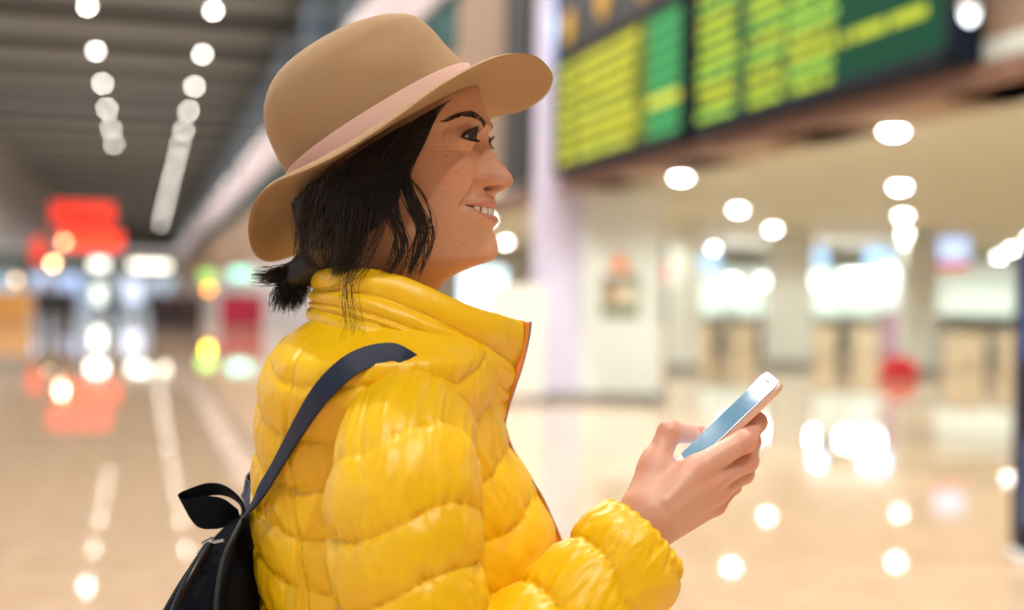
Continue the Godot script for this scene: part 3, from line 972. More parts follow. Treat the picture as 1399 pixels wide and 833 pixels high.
# forward distance at angle th; returns (xl, l)
func head_at(th: float, py: float) -> Vector2:
	var r := head_row(py)
	var c := cos(th)
	var s := sin(th)
	var mid := lerpf(r.fr, r.bk, 0.5)
	var ca := cos(YAW)
	var l := r.w * sup(s, 2.15)
	if c > 0: l *= 1.0 - r.tp * c * c
	var px := mid + (r.fr - mid) * (sup(c, 2.15) if c > 0 else -sup(-c, 2.0))
	var x := (px - HX) * K / ca
	if c > 0.05 and py > 130.0 and py < 372.0:
		var al := absf(l)
		# nose, lips and chin stand out from the smooth front
		x += (r.prof - r.fr) * K / ca * exp(-pow(al / r.lw, 2.3))
		x += 0.0030 * bump(al - 0.024, 0.019, py - 172.0, 8.0)                      # brow
		x -= 0.0052 * bump(al - 0.034, 0.016, py - 189.0, 9.5)                     # socket
		x -= 0.0060 * bump(al - 0.0145, 0.0065, py - 198.0, 11.0)
		x += 0.0045 * bump(al - 0.047, 0.017, py - 226.0, 17.0)                     # cheek bone
		x += 0.0072 * bump(al - 0.036, 0.014, py - 248.0, 18.0)                     # smiling cheek
		x += 0.0112 * bump(al - 0.0130, 0.0052, py - 251.5, 8.0)                    # wing of the nose
		x -= 0.0038 * bump(al - 0.0200, 0.0028, py - 252.0, 8.0)
		x -= 0.0010 * bump(al - 0.0125, 0.005, py - 239.0, 4.0)
		l += signf(s) * (0.0034 * bump(al - 0.0130, 0.0055, py - 251.5, 7.5) + 0.0030 * bump(al - 0.041, 0.014, py - 246.0, 17.0) - 0.0016 * bump(al - 0.0205, 0.003, py - 252.0, 9.0))
		x -= 0.0130 * bump(al - 0.0085, 0.0042, py - 259.5, 4.0)                    # nostril
		# fold from the nose to the mouth corner
		if py > 250.0 and py < 305.0:
			var fold := 0.0185 + 0.0145 * clampf((py - 252.0) / 40.0, 0, 1)
			x -= 0.0042 * bump(al - fold, 0.0042, py - 274.0, 20.0)
			l -= signf(s) * 0.0022 * bump(al - fold, 0.0042, py - 274.0, 20.0)
		x -= 0.0035 * bump(al - 0.0285, 0.0045, py - 285.0, 5.5)                    # corner of the mouth
		x += 0.0018 * bump(al - 0.013, 0.011, py - 280.0, 4.0)                      # lips
		x += 0.0022 * bump(al - 0.010, 0.012, py - 302.0, 5.0)
		x -= 0.0015 * bump(al, 0.018, py - 315.0, 5.0)
		x -= 0.0011 * bump(al - 0.036, 0.018, py - (207.5 + 90.0 * (al - 0.036)), 1.6)   # creases under the eye
		x -= 0.0008 * bump(al - 0.040, 0.016, py - (212.5 + 120.0 * (al - 0.036)), 1.5)
		# eyelids over the eyeball
		var dy := (EYE_Y - py) * K
		var dl := al - EYE_L
		var q := EYE_R + 0.0012
		var d2 := dl * dl + dy * dy
		q *= 1.0 - 0.06 * clampf(-dy / q, 0, 1)
		if d2 < q * q * 2.4:
			var ball := EYE_X + (sqrt(q * q - d2) if d2 < q * q else (q - sqrt(d2)) * 2.5)
			var wd := 0.003 + 0.009 * clampf(maxf(dl, -dy * 1.2) / q, 0, 1)
			var h := clampf(0.5 + 0.5 * (ball - x) / wd, 0, 1)
			var lid := lerpf(x, ball, h) + wd * h * (1 - h)
			x = lid
			if d2 < q * q:
				var o := eye_open(dl / q, dy / q)
				if o > 0.0: x = EYE_X - 0.002
				else: x += 0.0007 * exp(o * 9.0)
		# open mouth
		if al < 0.0262:
			var e := mouth_edge(l)
			var in_ := minf(py - e.x, e.y - py)
			if in_ > 0.0: x -= minf(in_ * 0.004, 0.0085)
	# ear bump and jaw corner
	if c > -0.5 and c < 0.35:
		l += signf(s) * 0.010 * bump(px - 548.0, 15.0, py - 243.0, 24.0)
		l -= signf(s) * 0.006 * bump(px - 552.0, 8.0, py - 241.0, 13.0)
	if c > 0.0 and py > 300.0 and py < 372.0:
		l += signf(s) * 0.003 * bump(px - 575.0, 40.0, py - 330.0, 22.0)
	return Vector2(x, l)

# > 0 inside the almond between the lids; h lateral, w up, in eyeball radii
const EYE_AZ := 0.40
const EYE_HALF := 0.98
func eye_open(h: float, w: float) -> float:
	var z := sqrt(maxf(1.0 - h * h - w * w, 0.0))
	var g := (atan2(h, z) - EYE_AZ) / EYE_HALF
	var q := 1.0 - g * g
	w += 0.05 * g
	return minf(0.37 * q * (1.0 - 0.4 * g) - w, w + 0.23 * q * (1.0 - 0.25 * g))

func head_color(x: float, py: float, l: float) -> Color:
	var skin := Color(0.64, 0.335, 0.195)
	var al := absf(l)
	if x > 0.02:
		skin = skin.lerp(Color(0.66, 0.29, 0.20), 0.55 * bump(al - 0.040, 0.020, py - 245.0, 26.0))
		skin = skin.lerp(Color(0.66, 0.29, 0.21), 0.5 * bump(al, 0.014, py - 250.0, 12.0))
		skin = skin.lerp(Color(0.34, 0.17, 0.12), 0.6 * bump(al - 0.033, 0.014, py - 190.0, 5.5))     # eye make-up
		var e := mouth_edge(l)
		var k := clampf(1.12 - pow(al / 0.0255, 2.0), 0, 1)
		var up := clampf((py - (e.x - 11.0 * k)) / 2.0, 0, 1) * clampf((e.y + 10.5 * k - py) / 2.5, 0, 1) * clampf(k * 4.0, 0, 1)
		skin = skin.lerp(Color(0.56, 0.20, 0.165), 0.85 * up)
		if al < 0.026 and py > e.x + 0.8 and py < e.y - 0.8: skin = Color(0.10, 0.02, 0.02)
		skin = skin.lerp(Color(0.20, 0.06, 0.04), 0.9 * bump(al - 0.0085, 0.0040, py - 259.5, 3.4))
		for m in MOLES:
			skin = skin.lerp(Color(0.20, 0.09, 0.06), 0.45 * bump(al - m[0], 0.0009, py - m[1], 1.2))
	return skin
const MOLES := [[0.0455, 243.0], [0.0405, 236.0], [0.034, 240.0], [0.041, 310.0], [0.028, 336.0], [0.050, 222.0], [0.047, 268.0]]

func build_head(mb: MB) -> void:
	var ths := []
	var a := -PI
	while a < PI - 0.01:
		ths.append(a)
		if a > -0.12 and a < 0.95: a += 0.0085
		elif a > -0.6 and a < 1.35: a += 0.02
		else: a += 0.06
	var pys := []
	var y := 80.0
	while y < 1180.0:
		pys.append(y)
		if y >= 160.0 and y < 312.0: y += 0.8
		elif y >= 118.0 and y < 372.0: y += 1.7
		elif y < 470.0: y += 4.0
		else: y += 40.0
	var rows := []
	var cols := []
	for py in pys:
		var row := PackedVector3Array()
		var cr := PackedColorArray()
		for th in ths:
			var p := head_at(th, py)
			row.append(head_view(p.x, py, p.y))
			cr.append(head_color(p.x, py, p.y))
		rows.append(row)
		cols.append(cr)
	mb.grid(rows, true, true, true, cols)

# the surface at a lateral place on the near side
func face_point(l: float, py: float, lift := 0.0) -> Vector3:
	var lo := 0.0 if l >= 0 else -1.5
	var hi := 1.5 if l >= 0 else 0.0
	for i in 22:
		var m := (lo + hi) / 2
		if head_at(m, py).y < l: lo = m
		else: hi = m
	var p := head_at((lo + hi) / 2, py)
	return head_view(p.x + lift, py, p.y)

func hairs(mb: MB, from: Vector3, to: Vector3, bow: Vector3, r: float, n := 5) -> void:
	var path := []
	var rad := []
	for i in n:
		var t := float(i) / (n - 1)
		path.append(from.lerp(to, t) + bow * (4.0 * t * (1 - t)))
		rad.append(r * (1.0 - 0.85 * t))
	mb.tube(path, rad, 4, 1.0, Vector3.BACK, false)

func build_eyes(root: Node3D, t: Transform3D) -> void:
	for side in [1.0, -1.0]:
		var c := head_view(EYE_X, EYE_Y, side * EYE_L)
		var gaze := Vector3(cos(deg_to_rad(24.0)), 0.10, sin(deg_to_rad(24.0))).normalized()
		var b := Basis.looking_at(-gaze, Vector3.UP)   # +z looks along the gaze
		var rows := []
		var cols := []
		for i in 40:
			var th := PI * i / 39.0
			var row := PackedVector3Array()
			var cr := PackedColorArray()
			for k in 40:
				var ph := TAU * k / 40.0
				var d := Vector3(sin(th) * cos(ph), sin(th) * sin(ph), cos(th))
				var rr := EYE_R * (1.0 + 0.05 * exp(-pow(th / 0.42, 4.0)))
				row.append(c + b * d * rr)
				var col := Color(0.55, 0.50, 0.47)
				if th < 0.24: col = Color(0.006, 0.005, 0.005)
				elif th < 0.56: col = Color(0.05, 0.045, 0.03)
				elif th < 0.62: col = Color(0.02, 0.015, 0.012)
				cr.append(col)
			rows.append(row)
			cols.append(cr)
		var mb := MB.new()
		mb.grid(rows, true, false, false, cols)
		mb.xform(t)
		var em := mat("eyeball", Color.WHITE, 0.08)
		em.vertex_color_use_as_albedo = true
		part("eye", mb, em, root)
		# lash line, lashes and brow
		mb = MB.new()
		var q := EYE_R + 0.0014
		for lid in 2:
			var path := []
			for i in 25:
				var g := lerpf(-0.97, 0.97, i / 24.0)
				var qq := 1.0 - g * g
				var w := (0.37 * qq * (1.0 - 0.4 * g) if lid == 0 else -0.23 * qq * (1.0 - 0.25 * g)) - 0.05 * g
				var az := EYE_AZ + EYE_HALF * g
				var cw := sqrt(1.0 - w * w)
				var h := cw * sin(az)
				var z := cw * cos(az)
				path.append(head_view(EYE_X + z * q, EYE_Y - w * q / K, side * (EYE_L + h * q)))
			mb.tube(path, [0.0011 if lid == 0 else 0.0006], 6, 1.0, Vector3.BACK)
			for i in range(2, 25):
				var f: Vector3 = (path[i] - c).normalized()
				var up := Vector3(0, 1.0 if lid == 0 else -0.8, 0)
				var len := (0.0085 if lid == 0 else 0.0045) * (1.0 if side > 0 else 0.55)
				hairs(mb, path[i], path[i] + (f * 0.8 + up * 0.55 + Vector3(0.25, 0, 0)).normalized() * len, up * 0.0006 - f * 0.0006, 0.00042)
		mb.xform(t)
		part("eyelashes", mb, mat("lash black", Color(0.06, 0.045, 0.04), 0.5), root)
		mb = MB.new()
		var r := RandomNumberGenerator.new()
		r.seed = 11
		for i in 270:
			var u := pow(r.randf(), 1.35)
			var l := lerpf(0.0115, 0.052, u)
			var yb := lut([0.0, 0.12, 0.35, 0.6, 0.85, 1.0], [177.0, 172.5, 166.0, 165.5, 171.0, 177.0], u)
			var thick := lut([0.0, 0.2, 0.6, 1.0], [5.0, 5.0, 3.2, 1.0], u)
			var py := yb + r.randf_range(-1.0, 1.0) * thick
			var p := face_point(l, py, 0.0002)
			var p2 := face_point(minf(l + 0.0055, 0.056), py - lerpf(3.5, -1.5, u), 0.0006)
			if side < 0:
				p = mirror_head(p); p2 = mirror_head(p2)
			hairs(mb, p, p2, Vector3.ZERO, 0.00025, 4)
		mb.xform(t)
		part("eyebrow", mb, mat("brow brown", Color(0.17, 0.11, 0.085), 0.6), root)

func mirror_head(p: Vector3) -> Vector3:
	var n := Vector3(-sin(YAW), 0, cos(YAW))
	var o := Vector3((HX - 699.5) * K, 0, 0)
	return p - n * 2.0 * (p - o).dot(n)

func build_teeth(root: Node3D, t: Transform3D) -> void:
	var mb := MB.new()
	var ls := [0.0042, 0.0118, 0.0178, 0.0218]
	var ws := [0.0088, 0.0082, 0.0080, 0.0074]
	for side in [1.0, -1.0]:
		for i in 4:
			var l: float = ls[i] * side
			var lip := face_point(l, 276.0) - head_view(0, 276.0, 0)
			var fwd := lip.dot(Vector3(cos(YAW), 0, sin(YAW)))
			var at := head_view(fwd - [0.0042, 0.0044, 0.0052, 0.0105][i], 288.5 - i * 1.1, l)
			var turn: float = YAW + side * [0.15, 0.5, 0.8, 1.0][i]
			var rows := []
			for j in 9:
				var v := j / 8.0
				var row := PackedVector3Array()
				for k in 14:
					var a := TAU * k / 14.0
					var ww: float = ws[i] * 0.5 * lerpf(0.80, 1.0, v) * (1.0 - 0.5 * pow(v, 12.0))
					var p := Vector3(0.0022 * sup(cos(a), 3.0), lerpf(0.0065, -0.0065, v), ww * sup(sin(a), 3.0))
					row.append(at + Basis(Vector3.UP, -turn) * p)
				rows.append(row)
			mb.grid(rows, true, true, true)
	mb.xform(t)
	part("teeth", mb, mat("tooth white", Color(0.90, 0.86, 0.80), 0.25), root)

# ------------------------------------------------ surface nets for the hand
class Field:
	var lo: Vector3
	var cell: float
	var n: Vector3i
	var f: PackedFloat32Array
	func _init(lo_: Vector3, hi: Vector3, cell_: float) -> void:
		lo = lo_; cell = cell_
		n = Vector3i(((hi - lo) / cell).ceil()) + Vector3i.ONE
		f.resize(n.x * n.y * n.z)
		f.fill(1.0)

	# tapered capsule, joined with what is there by a smooth minimum of width k
	func bone(a: Vector3, b: Vector3, ra: float, rb: float, k: float) -> void:
		var m := maxf(ra, rb) + k + cell * 2.5
		var p0 := Vector3i(((Vector3(minf(a.x, b.x), minf(a.y, b.y), minf(a.z, b.z)) - Vector3.ONE * m - lo) / cell).floor()).clamp(Vector3i.ZERO, n - Vector3i.ONE)
		var p1 := Vector3i(((Vector3(maxf(a.x, b.x), maxf(a.y, b.y), maxf(a.z, b.z)) + Vector3.ONE * m - lo) / cell).ceil()).clamp(Vector3i.ZERO, n - Vector3i.ONE)
		var ab := b - a
		var inv := 1.0 / maxf(ab.length_squared(), 1e-12)
		for z in range(p0.z, p1.z + 1):
			for y in range(p0.y, p1.y + 1):
				var i := (z * n.y + y) * n.x + p0.x
				var p := lo + Vector3(p0.x, y, z) * cell
				for x in range(p0.x, p1.x + 1):
					var t := clampf((p - a).dot(ab) * inv, 0.0, 1.0)
					var d := (p - a - ab * t).length() - (ra + (rb - ra) * t)
					var o := f[i]
					if o > d + k: f[i] = d
					elif o > d - k:
						var h := k - absf(o - d)
						f[i] = minf(o, d) - h * h / (4.0 * k)
					i += 1
					p.x += cell

	func merge(g: Field, k: float) -> void:
		for i in f.size():
			var o := f[i]
			var d := g.f[i]
			if absf(o - d) < k:
				var h := k - absf(o - d)
				f[i] = minf(o, d) - h * h / (4.0 * k)
			else: f[i] = minf(o, d)

	func nets(mb: MB) -> void:
		var at := {}
		var nx := n.x
		var nxy := n.x * n.y
		var off := [0, 1, nx, nx + 1, nxy, nxy + 1, nxy + nx, nxy + nx + 1]
		for z in n.z - 1:
			for y in n.y - 1:
				for x in n.x - 1:
					var i := z * nxy + y * nx + x
					var s0 := f[i] < 0.0
					var mixed := false
					for k in range(1, 8):
						if (f[i + off[k]] < 0.0) != s0:
							mixed = true
							break
					if not mixed: continue
					var sum := Vector3.ZERO
					var cnt := 0
					for k in 8:
						var fa := f[i + off[k]]
						var pa := Vector3(k & 1, (k >> 1) & 1, k >> 2)
						for ax in 3:
							if k & (1 << ax): continue
							var k2: int = k | (1 << ax)
							var fb := f[i + off[k2]]
							if (fa < 0.0) == (fb < 0.0): continue
							var q := pa
							q[ax] += fa / (fa - fb)
							sum += q; cnt += 1
					at[i] = mb.put(lo + (Vector3(x, y, z) + sum / cnt) * cell)
		var steps := [1, nx, nxy]
		for i in at.keys():
			var s := f[i] < 0.0
			for ax in 3:
				if (f[i + steps[ax]] < 0.0) == s: continue
				var u: int = steps[(ax + 1) % 3]
				var w: int = steps[(ax + 2) % 3]
				if not (at.has(i - u) and at.has(i - w) and at.has(i - u - w)): continue
				var a: int = at[i]; var b: int = at[i - u]; var c: int = at[i - u - w]; var d: int = at[i - w]
				if s: mb.ix.append_array([a, c, b, a, d, c])
				else: mb.ix.append_array([a, b, c, a, c, d])

func build_hand(mb: MB) -> void:
	mb.tint = Color(0.69, 0.37, 0.27)
	var lo := Vector3(0.085, -0.26, -0.03)
	var hi := Vector3(0.26, -0.075, 0.165)
	var cell := 0.0026
	var palm := Field.new(lo, hi, cell)
	var w0 := V(850, 752, 0.125)
	var w1 := V(884, 706, 0.116)
	palm.bone(w0, w1, 0.0265, 0.0235, 0.01)
	var mcp := [V(952, 640, 0.104), V(970, 655, 0.094), V(979, 670, 0.078), V(976, 688, 0.060)]
	var wr := [V(893, 694, 0.122), V(898, 704, 0.118), V(902, 713, 0.108), V(904, 722, 0.098)]
	var rm := [0.0125, 0.0125, 0.0118, 0.0108]
	for k in 4:
		palm.bone(wr[k], mcp[k], 0.0165, rm[k], 0.010)
	palm.bone(V(890, 690, 0.098), V(950, 660, 0.078), 0.015, 0.012, 0.010)
	# web and ball of the thumb
	palm.bone(V(876, 690, 0.112), V(893, 640, 0.094), 0.0175, 0.0145, 0.012)
	palm.bone(V(898, 648, 0.092), V(938, 648, 0.092), 0.0125, 0.011, 0.012)
	var chains := [
		[V(893, 640, 0.094), V(897, 628, 0.088), V(915, 590, 0.078), V(944, 593, 0.066), 0.0140, 0.0128, 0.0110, 0.0088],
		[mcp[0], V(1017, 602, 0.090), V(1034, 577, 0.064), V(1020, 564, 0.044), 0.0125, 0.0108, 0.0092, 0.0078],
		[mcp[1], V(1020, 629, 0.072), V(1026, 602, 0.046), V(1004, 585, 0.030), 0.0125, 0.0106, 0.0092, 0.0078],
		[mcp[2], V(1015, 646, 0.052), V(1010, 614, 0.028), V(976, 597, 0.020), 0.0118, 0.0102, 0.0088, 0.0076],
		[mcp[3], V(1000, 662, 0.036), V(988, 626, 0.014), V(957, 590, 0.010), 0.0105, 0.0090, 0.0080, 0.0070]]
	for k in 4:
		palm.bone(wr[k] + Vector3(0.010, 0.008, 0.0125), mcp[k] + Vector3(-0.004, -0.002, 0.0068), 0.0035, 0.0058, 0.006)   # tendons
	var all: Field = palm
	var fingers := Field.new(lo, hi, cell)
	for ch in chains:
		var g := Field.new(lo, hi, cell)
		for j in 3: g.bone(ch[j], ch[j + 1], ch[4 + j], ch[5 + j], 0.004)
		for j in [1, 2]: g.bone(ch[j], ch[j], ch[4 + j] * 1.04, ch[4 + j] * 1.04, 0.004)   # knuckles
		fingers.merge(g, 0.0008)
	all.merge(fingers, 0.007)
	var from := mb.v.size()
	all.nets(mb)
	for i in range(from, mb.v.size()):
		var red := 0.0
		for ch in chains:
			for j in 4: red = maxf(red, exp(-ch[j].distance_squared_to(mb.v[i]) / 0.00022) * (1.0 if j != 3 else 0.8))
		mb.c[i] = Color(0.70, 0.385, 0.275).lerp(Color(0.72, 0.275, 0.20), 0.75 * red)
	mb.tint = Color.WHITE

# ------------------------------------------------ jacket
const J_PY := [432.0, 446.0, 460.0, 475.0, 490.0, 520.0, 560.0, 610.0, 670.0, 740.0, 833.0, 950.0, 1080.0, 1130.0]
const J_L := [432.0, 412.0, 392.0, 379.0, 370.0, 361.0, 355.0, 351.0, 347.0, 350.0, 361.0, 375.0, 384.0, 392.0]
const J_R := [600.0, 640.0, 664.0, 676.0, 682.0, 684.0, 685.0, 701.0, 735.0, 765.0, 783.0, 788.0, 780.0, 768.0]
const J_Z := [0.085, 0.108, 0.126, 0.145, 0.158, 0.163, 0.150, 0.131, 0.119, 0.117, 0.120, 0.136, 0.156, 0.158]
var wrinkle := FastNoiseLite.new()

func puff(phase: float) -> float:
	return pow(absf(sin(PI * phase)), 0.38)

func torso_at(th: float, py: float, lift := 0.0, plain_ := false) -> Vector3:
	var l := lut(J_PY, J_L, py)
	var r := lut(J_PY, J_R, py)
	var hz := lut(J_PY, J_Z, py)
	var c := cos(th)
	var s := sin(th)
	var n := 2.35
	var cx := (l + r) / 2
	var p := Vector3((cx - 699.5 + (r - l) / 2 * sup(c, n)) * K, (416.5 - py) * K, hz * sup(s, n))
	var out := Vector3(c, 0, s * 1.1).normalized()
	if plain_: return p + out * lift
	var phase := (py - 541.0 - 46.0 * pow(absf(s), 1.3) + 6.0 * sin(th * 5.0)) / 66.0
	var b := puff(phase)
	var w := wrinkle.get_noise_2d(th * 95.0, phase * 26.0) + 0.5 * wrinkle.get_noise_2d(th * 240.0 + 50.0, phase * 40.0)
	var fade := clampf((py - 440.0) / 50.0, 0.25, 1)
	var d := (0.0075 * (b - 0.8) + 0.0036 * w * (1.15 - 0.75 * b)) * fade
	d -= 0.004 * exp(-pow((absf(th) - 2.18) / 0.022, 2.0)) * fade     # side seams
	return p + out * (d + lift)

func build_torso(mb: MB) -> void:
	var rows := []
	for i in 190:
		var py := 432.0 + (1130.0 - 432.0) * pow(i / 189.0, 1.25)
		var row := PackedVector3Array()
		for k in 300: row.append(torso_at(TAU * k / 300.0, py))
		rows.append(row)
	mb.grid(rows, true, true, true)

# a padded sleeve along a path; seams are pixels near the path where the stitching crosses it
func sleeve(mb: MB, path: Array, radii: Array, marks: Array, seed_: float, tilt: Vector3) -> void:
	var n := 300
	var sides := 190
	var pts := []
	var acc := [0.0]
	for i in n:
		pts.append(spline(path, i / float(n - 1)))
		if i: acc.append(acc[-1] + pts[i].distance_to(pts[i - 1]))
	var total: float = acc[-1]
	var seams := [-0.06]
	for m in marks:
		var best := 1e9
		var s := 0.0
		for i in n:
			var q := Vector2(699.5 + pts[i].x * F / (D - pts[i].z), 416.5 - pts[i].y * F / (D - pts[i].z))
			if q.distance_to(m) < best and acc[i] > seams[-1] + 0.02:
				best = q.distance_to(m)
				s = acc[i]
		seams.append(s)
	seams.append(total + 0.004)
	var side := Vector3.ZERO
	var rows := []
	for i in n:
		var tg: Vector3 = (pts[mini(i + 1, n - 1)] - pts[maxi(i - 1, 0)]).normalized()
		if i == 0: side = tg.cross(Vector3.UP)
		side = (side - tg * side.dot(tg)).normalized()
		var nn := side.cross(tg)
		var f: float = float(i) / (n - 1) * (radii.size() - 1)
		var j := mini(int(f), radii.size() - 2)
		var rr: float = lerpf(radii[j], radii[j + 1], smoothstep(0, 1, f - j))
		var row := PackedVector3Array()
		for k in sides:
			var a := TAU * k / sides
			var dir := side * cos(a) + nn * sin(a)
			var wob := 0.004 * sin(a * 3.0 + i * 0.01)
			var s: float = acc[i] + dir.dot(tilt) + wob
			var q := 0
			while q < seams.size() - 2 and s > seams[q + 1]: q += 1
			var t: float = clampf((s - seams[q]) / (seams[q + 1] - seams[q]), 0.0, 1.0)
			var b := pow(maxf(sin(PI * t), 0.0), 0.38)
			var w := wrinkle.get_noise_2d(a * 48.0 + seed_, (q + t) * 22.0) + 0.6 * wrinkle.get_noise_2d(a * 130.0 + seed_, (q + t) * 45.0 + 90.0)
			row.append(pts[i] + dir * (rr + 0.0085 * (b - 0.85) + 0.0037 * w * (1.25 - 0.85 * b)))
		rows.append(row)
	# gathered cuff end turning inside
	var last: PackedVector3Array = rows[-1]
	var tgl: Vector3 = (pts[n - 1] - pts[n - 3]).normalized()
	for e in [[0.95, 0.004], [0.86, 0.006], [0.78, 0.002], [0.74, -0.006], [0.72, -0.03]]:
		var row := PackedVector3Array()
		for k in sides:
			var a := TAU * k / sides
			row.append(pts[n - 1] + (last[k] - pts[n - 1]) * (e[0] + 0.010 * sin(a * 22.0) + 0.008 * sin(a * 37.0)) + tgl * (e[1] + 0.001 * sin(a * 22.0)))
		rows.append(row)
	mb.grid(rows, true, true, false)

func collar_curves() -> Array:
	var top := [V(719, 440, 0.014), V(690, 431, 0.046), V(640, 414, 0.074), V(590, 391, 0.086), V(535, 370, 0.086), V(482, 362, 0.075), V(446, 364, 0.048), V(430, 369, 0.0), V(440, 371, -0.045), V(480, 371, -0.075), V(535, 378, -0.086), V(590, 396, -0.086), V(640, 417, -0.074), V(690, 433, -0.046), V(717, 442, -0.004)]
	var low := [V(685, 578, 0.020), V(668, 552, 0.060), V(632, 520, 0.092), V(580, 490, 0.110), V(515, 463, 0.112), V(462, 446, 0.098), V(432, 436, 0.060), V(420, 430, 0.0), V(432, 436, -0.060), V(470, 446, -0.100), V(525, 463, -0.112), V(580, 490, -0.110), V(632, 520, -0.092), V(668, 552, -0.060), V(684, 578, -0.012)]
	return [top, low]

func build_collar(mb: MB) -> void:
	var cv := collar_curves()
	var rows := []
	var nu := 220
	for i in nu:
		var u := i / float(nu - 1)
		var a := spline(cv[1], u)
		var b := spline(cv[0], u)
		var axis_low := V(545, 470, 0)
		var axis_top := V(565, 395, 0)
		var row := PackedVector3Array()
		var nv := 46
		for j in nv + 1:
			var v := -0.06 + 1.06 * j / float(nv)
			var p := a.lerp(b, v)
			var o := p - axis_low.lerp(axis_top, v)
			o = (o - (b - a).normalized() * o.dot((b - a).normalized())).normalized()
			var cut := [-0.1, 0.20, 0.30, 0.58, 1.0]
			var q := 0
			while q < 3 and v > cut[q + 1]: q += 1
			var t: float = (v - cut[q]) / (cut[q + 1] - cut[q])
			var bulge := pow(maxf(sin(PI * clampf(t, 0.0, 1.0)), 0.0), 0.55)
			var amp: float = [0.006, 0.004, 0.007, 0.007][q]
			var w := wrinkle.get_noise_2d(u * 300.0, q * 60.0 + t * 18.0) + 0.5 * wrinkle.get_noise_2d(u * 800.0, q * 60.0 + t * 30.0)
			row.append(p + o * (amp * (bulge - 0.6) + 0.0017 * w * (1.2 - 0.8 * bulge)))
		for j in 12:
			var v := 1.0 - j / 11.0
			var p := a.lerp(b, v)
			var o := p - axis_low.lerp(axis_top, v)
			o = (o - (b - a).normalized() * o.dot((b - a).normalized())).normalized()
			row.append(p - o * (0.011 - (0.004 if j == 0 else 0.0)))
		rows.append(row)
	mb.grid(rows, true, true, true)

# a flat band through points with a width vector at each
func ribbon(mb: MB, pts: Array, wide: Array, thick: float) -> void:
	var rows := []
	for i in pts.size():
		var t: Vector3 = (pts[mini(i + 1, pts.size() - 1)] - pts[maxi(i - 1, 0)]).normalized()
		var w: Vector3 = wide[i]
		var n := t.cross(w).normalized() * thick * 0.5
		var e := 0.96
		rows.append(PackedVector3Array([pts[i] - w * 0.5, pts[i] - w * 0.5 * e + n, pts[i] + w * 0.5 * e + n, pts[i] + w * 0.5, pts[i] + w * 0.5 * e - n, pts[i] - w * 0.5 * e - n]))
	mb.grid(rows, true, true, true)

func build_jacket(root: Node3D, t: Transform3D) -> void:
	wrinkle.seed = 5
	wrinkle.noise_type = FastNoiseLite.TYPE_SIMPLEX_SMOOTH
	wrinkle.frequency = 0.045
	wrinkle.fractal_octaves = 2
	var jm := mat("yellow nylon", Color(0.95, 0.75, 0.02), 0.40)
	var mb := MB.new()
	build_torso(mb)
	mb.xform(t)
	var jacket := part("jacket", mb, jm, root)
	mb = MB.new()
	build_collar(mb)
	mb.xform(t)
	part("collar", mb, jm, jacket)
	mb = MB.new()
	var arm := [V(585, 588, 0.05), V(571, 586, 0.110), V(559, 600, 0.160), V(553, 640, 0.188), V(551, 685, 0.198), V(552, 735, 0.202), V(558, 800, 0.203), V(574, 870, 0.202), V(610, 935, 0.194), V(672, 938, 0.180), V(738, 885, 0.162), V(802, 820, 0.145), V(852, 770, 0.130), V(880, 741, 0.122)]
	sleeve(mb, arm, [0.046, 0.053, 0.061, 0.066, 0.068, 0.068, 0.067, 0.067, 0.069, 0.066, 0.061, 0.057, 0.056, 0.053], [Vector2(553, 637), Vector2(552, 712), Vector2(558, 792), Vector2(572, 872), Vector2(640, 950), Vector2(700, 915), Vector2(762, 860), Vector2(828, 796)], 0.0, Vector3(0.013, 0.0, 0.0))
	mb.xform(t)
	part("sleeve", mb, jm, jacket)
	mb = MB.new()
	var arm2 := [V(585, 610, -0.03), V(572, 608, -0.09), V(559, 622, -0.146), V(553, 680, -0.195), V(556, 800, -0.210), V(575, 920, -0.205), V(605, 1030, -0.195), V(635, 1120, -0.185), V(650, 1160, -0.18)]
	sleeve(mb, arm2, [0.050, 0.058, 0.065, 0.068, 0.066, 0.064, 0.060, 0.054, 0.050], [Vector2(559, 622), Vector2(553, 705), Vector2(556, 790), Vector2(562, 870), Vector2(580, 950), Vector2(600, 1030), Vector2(630, 1110)], 300.0, Vector3(0.013, 0, 0))
	mb.xform(t)
	part("sleeve", mb, jm, jacket)
	# zip: orange tape and metal teeth down the open front
	mb = MB.new()
	var zp := [V(720, 439, 0.006), V(717, 462, 0.006), V(708, 500, 0.006), V(696, 535, 0.006), V(687, 566, 0.006), V(686, 580, 0.004), V(695, 607, 0.004), V(713, 640, 0.004), V(736, 674, 0.004), V(752, 708, 0.004), V(767, 745, 0.004), V(778, 790, 0.004), V(787, 860, 0.004)]
	var pts := []
	var wide := []
	for i in 90:
		pts.append(spline(zp, i / 89.0) + Vector3(-0.002, 0, 0.006))
		wide.append(Vector3(0.010, -0.003, 0.003) * lerpf(1.0, 0.5, smoothstep(25, 50, i)))
	ribbon(mb, pts, wide, 0.003)
	mb.xform(t)
	part("zip_tape", mb, mat("zip tape orange", Color(0.95, 0.58, 0.22), 0.6), jacket)
	mb = MB.new()
	var tp := []
	var tr := []
	for i in 700:
		tp.append(spline(zp, i / 699.0) + Vector3(0.0035 - 0.002 * smoothstep(200, 400, i), 0, 0.007))
		tr.append(0.0021 if i % 2 else 0.0014)
	mb.tube(tp, tr, 6)
	mb.xform(t)
	part("zip_teeth", mb, mat("zip metal", Color(0.80, 0.62, 0.56), 0.3, 0.7), jacket)

# ------------------------------------------------ hair
const HAT_AT := Vector2(523.0, 168.0)
func under_hat(p: Vector3) -> Vector3:
	var n := Vector3(-0.525, 0.851, 0)
	var b := (p - V(HAT_AT.x, HAT_AT.y, 0)).dot(n) + 35.0 * K
	return p - n * b if b > 0.0 else p

